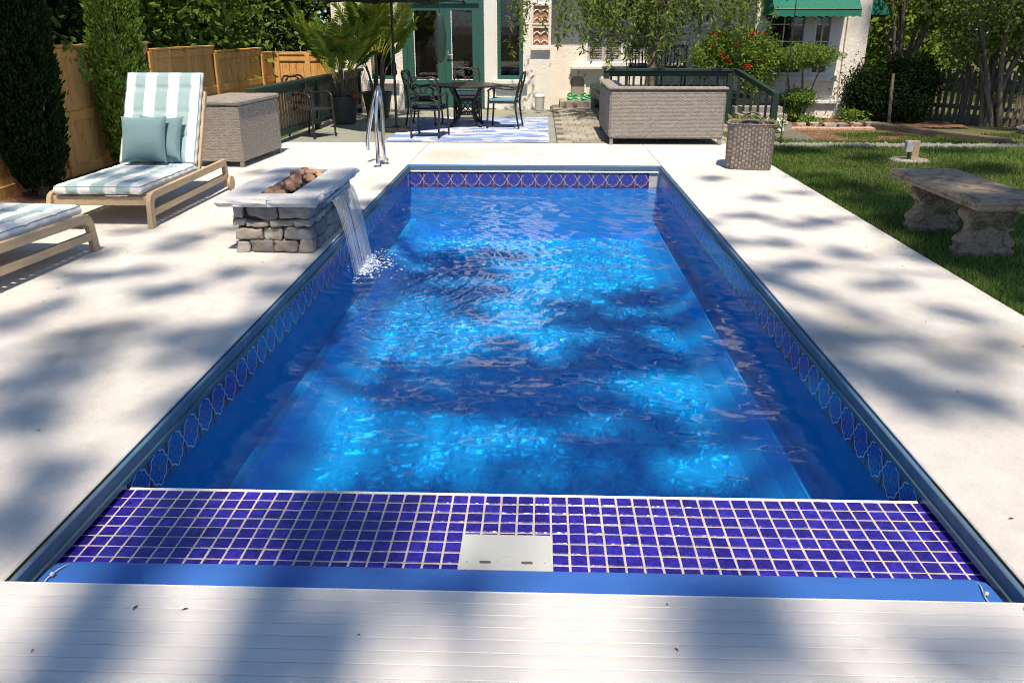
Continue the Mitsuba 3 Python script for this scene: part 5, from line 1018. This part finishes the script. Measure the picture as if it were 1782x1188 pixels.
# ---------------------------------------------------------------- tall trees out of view behind the camera, clumps placed to dapple the yard
def shade(gx, gy, r, g, dens=1.0, h=None, ry=None):
    """leaf points of one clump whose shadow falls on the ground around (gx, gy)."""
    h = g.uniform(20, 26) if h is None else h; ry = r if ry is None else ry
    n = int(dens * 60 * max(r * ry, 0.06) / 0.09); t = g.random(n) * 6.283; q = g.random(n) ** 0.5
    return np.stack([gx + r * q * np.cos(t), gy + ry * q * np.sin(t), np.zeros(n)], 1) + SUN / SUN[2] * (h + g.normal(0, 0.25, n))[:, None]
SHADE = [(-2.52, 4.13, 0.53, 0.24, 0.55), (-1.99, 4.38, 0.2, 0.11, 0.55), (-2.47, 3.66, 0.34, 0.17, 0.55), (-2.2, 3.19, 0.28, 0.1, 0.55), (-1.89, 2.87, 0.28, 0.09, 0.55), (-1.9, 4.15, 0.22, 0.14, 0.55), (-2.44, 4.41, 0.2, 0.11, 0.55), (-3.09, 4.54, 0.21, 0.14, 0.55), (-2.48, 5.13, 0.19, 0.08, 0.55), (-2.12, 5.63, 0.16, 0.09, 0.55), (-2.81, 5.61, 0.25, 0.1, 0.55), (-3.15, 5.45, 0.24, 0.11, 0.55), (-3, 4.82, 0.22, 0.08, 0.55), (-2.85, 6.65, 0.29, 0.12, 0.55), (-2.88, 6.26, 0.27, 0.09, 0.55), (-2.58, 6.97, 0.2, 0.11, 0.55), (-3.47, 6.84, 0.2, 0.11, 0.55), (-3.28, 9.83, 0.34, 0.21, 0.55), (-3, 9.14, 0.38, 0.14, 0.55), (-1.57, 5.16, 0.15, 0.09, 0.55), (-1.54, 5.65, 0.12, 0.1, 0.55), (-1.64, 4.54, 0.17, 0.08, 0.55), (-1.56, 3.84, 0.15, 0.06, 0.55), (-1.81, 2.53, 0.12, 0.04, 0.55), (-1.77, 2.32, 0.08, 0.05, 0.55), (1.98, 9.61, 0.36, 0.23, 0.55), (2.27, 8.42, 0.47, 0.21, 0.55), (2.77, 8.75, 0.24, 0.16, 0.55), (1.91, 7.59, 0.37, 0.15, 0.55), (2.23, 7.25, 0.3, 0.16, 0.55), (2.57, 7.37, 0.21, 0.14, 0.55), (1.92, 6.61, 0.33, 0.14, 0.55), (2.35, 6.26, 0.27, 0.14, 0.55), (1.94, 5.92, 0.25, 0.09, 0.55), (1.63, 5.54, 0.28, 0.11, 0.55), (2.28, 5.49, 0.24, 0.12, 0.55), (1.85, 5.21, 0.22, 0.09, 0.55), (1.96, 4.81, 0.28, 0.13, 0.55), (2.09, 4.37, 0.35, 0.2, 0.55), (1.8, 4.36, 0.16, 0.11, 0.55), (2.12, 3.96, 0.23, 0.17, 0.55), (1.79, 3.87, 0.17, 0.07, 0.55), (2.03, 3.54, 0.19, 0.09, 0.55), (1.77, 3.53, 0.16, 0.05, 0.55), (1.61, 4.27, 0.13, 0.07, 0.55), (2.51, 4.88, 0.21, 0.11, 0.55), (2.52, 4.3, 0.12, 0.14, 0.55), (-1.26, 1.8, 0.08, 0.06, 0.5), (-0.64, 1.91, 0.15, 0.07, 0.5), (-0.69, 1.75, 0.09, 0.03, 0.5), (0.56, 2.01, 0.05, 0.12, 0.5), (0.57, 1.81, 0.05, 0.04, 0.5), (1.2, 1.88, 0.13, 0.04, 0.5), (-0.28, 2.1, 0.05, 0.03, 0.5), (0.56, 2.15, 0.05, 0.04, 0.5), (-1.25, 2.48, 0.12, 0.09, 0.55), (-0.84, 2.59, 0.13, 0.08, 0.55), (-0.67, 2.41, 0.08, 0.05, 0.55), (-0.63, 2.63, 0.11, 0.05, 0.55), (-1.55, 3.45, 0.22, 0.22, 1), (-1.2, 3.38, 0.22, 0.22, 1), (-0.92, 3.39, 0.22, 0.22, 1), (-0.71, 3.38, 0.22, 0.22, 1), (-0.26, 3.42, 0.22, 0.22, 1), (0.08, 3.56, 0.22, 0.22, 1), (0.94, 3.46, 0.22, 0.22, 1), (1.11, 3.42, 0.22, 0.22, 1), (-0.92, 3.7, 0.22, 0.22, 1), (-0.52, 3.68, 0.22, 0.22, 1), (-0.18, 3.68, 0.22, 0.22, 1), (0.33, 3.8, 0.22, 0.22, 1), (0.64, 3.71, 0.22, 0.22, 1), (0.98, 3.68, 0.22, 0.22, 1), (1.18, 3.7, 0.22, 0.22, 1), (1.53, 3.87, 0.22, 0.22, 1), (-1.5, 4.16, 0.22, 0.22, 1), (-0.09, 4.09, 0.22, 0.22, 1), (0.54, 4.1, 0.22, 0.22, 1), (0.44, 4.34, 0.22, 0.22, 1), (0.63, 4.3, 0.22, 0.22, 1), (0.9, 4.41, 0.22, 0.22, 1), (1.41, 4.45, 0.22, 0.22, 1), (0.08, 4.76, 0.22, 0.22, 1), (0.9, 4.76, 0.22, 0.22, 1), (1.47, 4.72, 0.22, 0.22, 1), (-1.03, 5.05, 0.22, 0.22, 1), (-0.67, 5.02, 0.22, 0.22, 1), (-0.38, 4.88, 0.22, 0.22, 1), (-0.17, 5.01, 0.22, 0.22, 1), (-0.01, 4.91, 0.22, 0.22, 1), (0.29, 4.89, 0.22, 0.22, 1), (0.61, 4.98, 0.22, 0.22, 1), (-1.62, 5.24, 0.22, 0.22, 1), (-1.21, 5.21, 0.22, 0.22, 1), (-0.47, 5.28, 0.22, 0.22, 1), (-0.16, 5.22, 0.22, 0.22, 1), (0.08, 5.21, 0.22, 0.22, 1), (0.44, 5.18, 0.22, 0.22, 1), (-1.04, 5.52, 0.22, 0.22, 1), (-0.48, 5.52, 0.22, 0.22, 1), (-0.2, 5.6, 0.22, 0.22, 1), (0.07, 5.51, 0.22, 0.22, 1), (0.32, 5.51, 0.22, 0.22, 1), (0.56, 5.62, 0.22, 0.22, 1), (1.51, 5.62, 0.22, 0.22, 1), (-1.53, 5.84, 0.22, 0.22, 1), (-0.45, 5.79, 0.22, 0.22, 1), (-0.11, 5.78, 0.22, 0.22, 1), (0.45, 5.9, 0.22, 0.22, 1), (0.7, 5.88, 0.22, 0.22, 1), (0.93, 5.85, 0.22, 0.22, 1), (1.12, 5.85, 0.22, 0.22, 1), (-1.64, 6.21, 0.22, 0.22, 1), (-0.22, 6.19, 0.22, 0.22, 1), (0.55, 6.12, 0.22, 0.22, 1), (0.97, 6.12, 0.22, 0.22, 1), (0.85, 6.4, 0.22, 0.22, 1), (1.42, 6.57, 0.22, 0.22, 1), (0.35, 6.72, 0.22, 0.22, 1), (0.71, 6.74, 0.22, 0.22, 1), (0.83, 6.69, 0.22, 0.22, 1), (1.12, 6.84, 0.22, 0.22, 1), (1.33, 6.77, 0.22, 0.22, 1), (-1.58, 7.02, 0.22, 0.22, 1), (-0.52, 6.98, 0.22, 0.22, 1), (0.53, 7.09, 0.22, 0.22, 1), (-1.58, 7.37, 0.22, 0.22, 1), (-0.69, 7.32, 0.22, 0.22, 1), (0.33, 7.28, 0.22, 0.22, 1), (0.98, 7.47, 0.22, 0.22, 1), (1.07, 7.33, 0.22, 0.22, 1), (1.35, 7.39, 0.22, 0.22, 1), (-1.52, 7.65, 0.22, 0.22, 1), (-0.99, 7.71, 0.22, 0.22, 1), (-0.68, 7.75, 0.22, 0.22, 1), (-0.47, 7.7, 0.22, 0.22, 1), (0.93, 7.59, 0.22, 0.22, 1), (1.18, 7.68, 0.22, 0.22, 1), (-1.45, 7.99, 0.22, 0.22, 1), (-1.31, 8.01, 0.22, 0.22, 1), (-1.55, 8.18, 0.22, 0.22, 1), (-1.2, 8.35, 0.22, 0.22, 1), (-0.77, 8.27, 0.22, 0.22, 1), (-0.55, 8.32, 0.22, 0.22, 1), (-0.94, 8.55, 0.22, 0.22, 1), (-0.67, 8.5, 0.22, 0.22, 1), (-1.46, 8.91, 0.22, 0.22, 1), (-1.36, 8.96, 0.22, 0.22, 1), (-0.96, 8.91, 0.22, 0.22, 1), (-0.73, 8.86, 0.22, 0.22, 1), (-1.06, 9.24, 0.22, 0.22, 1), (-0.52, 9.25, 0.22, 0.22, 1), (-0.27, 9.12, 0.22, 0.22, 1), (-2.51, 3.88, 0.45, 0.39, 0.55), (-1.92, 3.98, 0.39, 0.28, 0.55), (-2.32, 3.4, 0.27, 0.19, 0.55), (4.53, 4.69, 0.45, 0.4, 1), (5.57, 5.13, 0.45, 0.4, 1), (3.43, 7.25, 0.45, 0.4, 1), (8.97, 10.68, 0.45, 0.4, 1), (7.97, 5.71, 0.45, 0.4, 1), (6.49, 6.18, 0.45, 0.4, 1), (4.12, 4.71, 0.45, 0.4, 1), (8.24, 10.68, 0.45, 0.4, 1), (4.26, 6.46, 0.45, 0.4, 1), (7.08, 10.09, 0.45, 0.4, 1), (8.56, 11.37, 0.45, 0.4, 1), (3.56, 9.01, 0.45, 0.4, 1), (7.37, 8.15, 0.45, 0.4, 1), (4.16, 7.87, 0.45, 0.4, 1), (3.58, 11.84, 0.45, 0.4, 1), (6.56, 6.38, 0.45, 0.4, 1), (8.91, 8.72, 0.45, 0.4, 1), (8.74, 11.09, 0.45, 0.4, 1), (6.3, 7.36, 0.45, 0.4, 1), (6.89, 7.51, 0.45, 0.4, 1), (4.05, 6.42, 0.45, 0.4, 1), (8.28, 4.17, 0.45, 0.4, 1), (3.3, 9.19, 0.45, 0.4, 1), (4.82, 8.4, 0.45, 0.4, 1), (6.06, 6.75, 0.45, 0.4, 1), (9.48, 5.48, 0.45, 0.4, 1), (5.68, 5.54, 0.45, 0.4, 1), (7.11, 6.18, 0.45, 0.4, 1), (5.31, 10.22, 0.45, 0.4, 1), (5.08, 8.6, 0.45, 0.4, 1), (8.88, 4.67, 0.45, 0.4, 1), (3.4, 5.77, 0.45, 0.4, 1), (7.97, 9.09, 0.45, 0.4, 1), (4.54, 6.65, 0.45, 0.4, 1), (4.15, 7.75, 0.45, 0.4, 1), (3.28, 9.8, 0.45, 0.4, 1), (8.82, 12.01, 0.45, 0.4, 1), (7.78, 12.05, 0.45, 0.4, 1), (3.12, 6.29, 0.45, 0.4, 1), (9.28, 10.47, 0.45, 0.4, 1), (5.67, 11.91, 0.45, 0.4, 1), (7.03, 10.83, 0.45, 0.4, 1), (4.91, 5.45, 0.45, 0.4, 1), (5.89, 4.97, 0.45, 0.4, 1), (5.48, 12.07, 0.45, 0.4, 1), (5.15, 3.88, 0.45, 0.4, 1), (8.09, 6.92, 0.45, 0.4, 1), (4.89, 4.64, 0.45, 0.4, 1), (9.38, 7.45, 0.45, 0.4, 1), (4.35, 4.31, 0.45, 0.4, 1), (3.36, 5.25, 0.45, 0.4, 1), (7.4, 5.09, 0.45, 0.4, 1), (3.27, 8.02, 0.45, 0.4, 1), (4.62, 12.38, 0.45, 0.4, 1), (3.79, 8.35, 0.45, 0.4, 1), (8.03, 7.32, 0.45, 0.4, 1), (9.42, 7.91, 0.45, 0.4, 1), (4.57, 7.33, 0.45, 0.4, 1), (3.24, 7.42, 0.45, 0.4, 1), (6.24, 4.07, 0.45, 0.4, 1), (4.65, 5.88, 0.45, 0.4, 1), (4.35, 5.79, 0.45, 0.4, 1), (8.65, 5.02, 0.45, 0.4, 1), (9.44, 7.27, 0.45, 0.4, 1), (8.86, 9.42, 0.45, 0.4, 1), (8.14, 10.2, 0.45, 0.4, 1), (6.21, 4.6, 0.45, 0.4, 1), (4.37, 11.31, 0.45, 0.4, 1), (9.01, 6.69, 0.45, 0.4, 1), (7.27, 10.68, 0.45, 0.4, 1), (7.18, 10.81, 0.45, 0.4, 1), (6.43, 9.43, 0.45, 0.4, 1), (7.46, 6.11, 0.45, 0.4, 1), (9, 12.02, 0.45, 0.4, 1), (3.48, 12.15, 0.45, 0.4, 1), (7.34, 4.18, 0.45, 0.4, 1), (8.84, 4.9, 0.45, 0.4, 1), (9.3, 9.54, 0.45, 0.4, 1), (3.39, 5.24, 0.45, 0.4, 1), (7.13, 8.7, 0.45, 0.4, 1), (7.85, 11.78, 0.45, 0.4, 1), (4.42, 3.83, 0.45, 0.4, 1), (9, 3.91, 0.45, 0.4, 1), (8.7, 4.8, 0.45, 0.4, 1), (8.26, 10.53, 0.45, 0.4, 1), (8.71, 8.54, 0.45, 0.4, 1), (8.71, 5.53, 0.45, 0.4, 1), (7.36, 6.64, 0.45, 0.4, 1), (8.8, 10.45, 0.45, 0.4, 1), (6.06, 8.33, 0.45, 0.4, 1), (6.86, 8, 0.45, 0.4, 1), (8.62, 9.03, 0.45, 0.4, 1), (3.9, 6.92, 0.45, 0.4, 1), (7.99, 8.3, 0.45, 0.4, 1), (3.55, 8.47, 0.45, 0.4, 1), (5.48, 10.57, 0.45, 0.4, 1), (5.02, 5.81, 0.45, 0.4, 1), (6.16, 12.11, 0.45, 0.4, 1), (3.62, 4.78, 0.45, 0.4, 1), (3.4, 6.6, 0.7, 1.2, 1), (3.5, 7.6, 0.7, 0.6, 1), (4.2, 7.2, 0.6, 1, 1), (-5.07, 8.36, 0.55, 0.45, 1.3), (-5.1, 8.64, 0.55, 0.45, 1.3), (-5.12, 8.91, 0.55, 0.45, 1.3), (-5.15, 9.19, 0.55, 0.45, 1.3), (-5.19, 9.52, 0.55, 0.45, 1.3), (-5.22, 9.85, 0.55, 0.45, 1.3), (-5.42, 14.23, 0.22, 0.22, 0.8), (-5.39, 13.12, 0.22, 0.22, 0.8), (-5.41, 15.98, 0.22, 0.22, 0.8), (-5.42, 9.96, 0.22, 0.22, 0.8), (-5.38, 10.6, 0.22, 0.22, 0.8), (-5.39, 15.61, 0.22, 0.22, 0.8), (-5.37, 15.16, 0.22, 0.22, 0.8), (-5.37, 15.75, 0.22, 0.22, 0.8), (-5.39, 10.36, 0.22, 0.22, 0.8), (-5.4, 11.84, 0.22, 0.22, 0.8), (-3.92, 7.61, 0.3, 0.12, 1), (-3.52, 7.36, 0.2, 0.1, 1), (-3.77, 8.01, 0.3, 0.1, 1), (-4.02, 6.1, 0.3, 0.12, 1), (-3.62, 5.6, 0.2, 0.12, 1), (-4.02, 5.5, 0.25, 0.12, 1), (-3.42, 6, 0.12, 0.1, 1), (-2.12, 7.14, 0.22, 0.1, 1), (-2.27, 7.54, 0.15, 0.08, 1), (-2.22, 6.64, 0.18, 0.06, 1), (-1.82, 6.84, 0.12, 0.06, 1), (9.15, 16.08, 0.3, 0.3, 0.8), (5.82, 14.13, 0.3, 0.3, 0.8), (7.82, 14.98, 0.3, 0.3, 0.8), (8.45, 14.97, 0.3, 0.3, 0.8), (6.08, 13.8, 0.3, 0.3, 0.8), (8.94, 14.35, 0.3, 0.3, 0.8), (8.64, 17.43, 0.3, 0.3, 0.8), (8.12, 15.92, 0.3, 0.3, 0.8), (8.06, 14.14, 0.3, 0.3, 0.8), (9.18, 14.89, 0.3, 0.3, 0.8), (9.17, 14.1, 0.3, 0.3, 0.8), (9.01, 16.46, 0.3, 0.3, 0.8), (8.07, 14.77, 0.3, 0.3, 0.8), (6.32, 16.38, 0.3, 0.3, 0.8), (7.14, 15.84, 0.3, 0.3, 0.8), (6.29, 13, 0.3, 0.3, 0.8), (6.33, 16.56, 0.3, 0.3, 0.8), (6.46, 17.02, 0.3, 0.3, 0.8), (7.18, 15.42, 0.3, 0.3, 0.8), (7.1, 15.64, 0.3, 0.3, 0.8), (6.15, 14.57, 0.3, 0.3, 0.8), (9.26, 13.48, 0.3, 0.3, 0.8), (8.22, 14.2, 0.3, 0.3, 0.8), (6.91, 12.71, 0.3, 0.3, 0.8), (5.87, 17.25, 0.3, 0.3, 0.8), (8.87, 16.53, 0.3, 0.3, 0.8), (8.79, 17.27, 0.3, 0.3, 0.8), (6.39, 15.46, 0.3, 0.3, 0.8), (7.63, 15.41, 0.3, 0.3, 0.8), (9.27, 16.33, 0.3, 0.3, 0.8)]
g = np.random.default_rng(101); P_ = []
for gx, gy, rx, ry, d in SHADE:
    k = max(1, int(rx * ry / 0.12))
    for i in range(k):
        t, q = g.random() * 6.283, g.random() ** 0.5 * 0.8
        rr2 = min(rx, ry, 0.40) * g.uniform(0.7, 1.1); P_.append(shade(gx + (rx - rr2 * .8) * q * math.cos(t) if k > 1 else gx, gy + (ry - rr2 * .7) * q * math.sin(t) if k > 1 else gy, rr2 * 0.95, g, d, None, rr2 * 0.7))
P_ = np.vstack(P_); m, c = leaves(P_, 0.20, g, GREENS, 0.62, 0.25)
owners = [('unseen tall tree behind the camera on the left shading the yard', (-9.5, -8.5)), ('unseen tall tree behind the camera on the right shading the yard', (10.5, -6.5)), ('unseen tall tree straight behind the white lid shading the yard', (0.5, -14.0))]
own = np.argmin([np.hypot(P_[:, 0] - o[1][0], P_[:, 1] - o[1][1]) for o in owners], axis=0)
for i, (lb, (x, y)) in enumerate(owners):
    t = thing('shade_tree', lb, 'tree'); put('trunk', tube(curve([[x, y, -0.05], [x * 1.01, y, 8], [x * 0.97, y + 0.3, 16], [x * 0.9, y + 0.8, 22]], 14), np.linspace(0.45, 0.2, 14), 10), 'm_bark', t, True)
    s = np.where(own == i)[0]
    for q in (g.choice(s, 9, replace=False) if len(s) > 20 else []):
        e = P_[q]; b0 = np.array([x * 0.97, y + 0.3, 15.0 + g.uniform(-2, 4)]); mid = b0 * 0.5 + e * 0.5 + np.array([0, 0, g.uniform(0.5, 1.8)])
        put('limb', tube(curve([b0, b0 * 0.75 + mid * 0.25 + [0, 0, 0.3], mid, e], 14), np.linspace(0.13, 0.02, 14), 6), 'm_bark', t, True)
    if len(s):
        vi = (s[:, None] * 4 + np.arange(4)).ravel(); j = np.arange(len(s))[:, None] * 4
        put('crown', M(m.vertices[vi], np.vstack([j + [0, 1, 2], j + [0, 2, 3]])), 'm_leaf', t, color=c[vi])
# fallen leaf bits on deck and lid
g = np.random.default_rng(111)
for i in range(46):
    x, y, z = (g.uniform(-3.3, -1.8), g.uniform(2.4, 9), 0.003) if i < 18 else (g.uniform(1.65, 2.9), g.uniform(2.4, 8), 0.003) if i < 34 else (g.uniform(-1.5, 1.5), g.uniform(1.5, 2.05), 0.0235)
    s = g.uniform(0.006, 0.016); m = M([[0, 0, 0], [s, s * .35, .002], [2 * s, 0, .001], [s, -s * .35, .003]], [[0, 1, 2], [0, 2, 3]])
    tag(put('fallen_leaf', xf(m, mv(x, y, z, g.uniform(0, 6))), 'm_mulch'), ('tiny brown leaf scrap lying on the concrete deck left of the pool', 'tiny brown leaf scrap lying on the concrete deck right of the pool', 'tiny brown leaf scrap lying on the white slatted lid')[(i >= 18) + (i >= 34)], 'leaf', ('leaf scraps on the left deck', 'leaf scraps on the right deck', 'leaf scraps on the lid')[(i >= 18) + (i >= 34)])
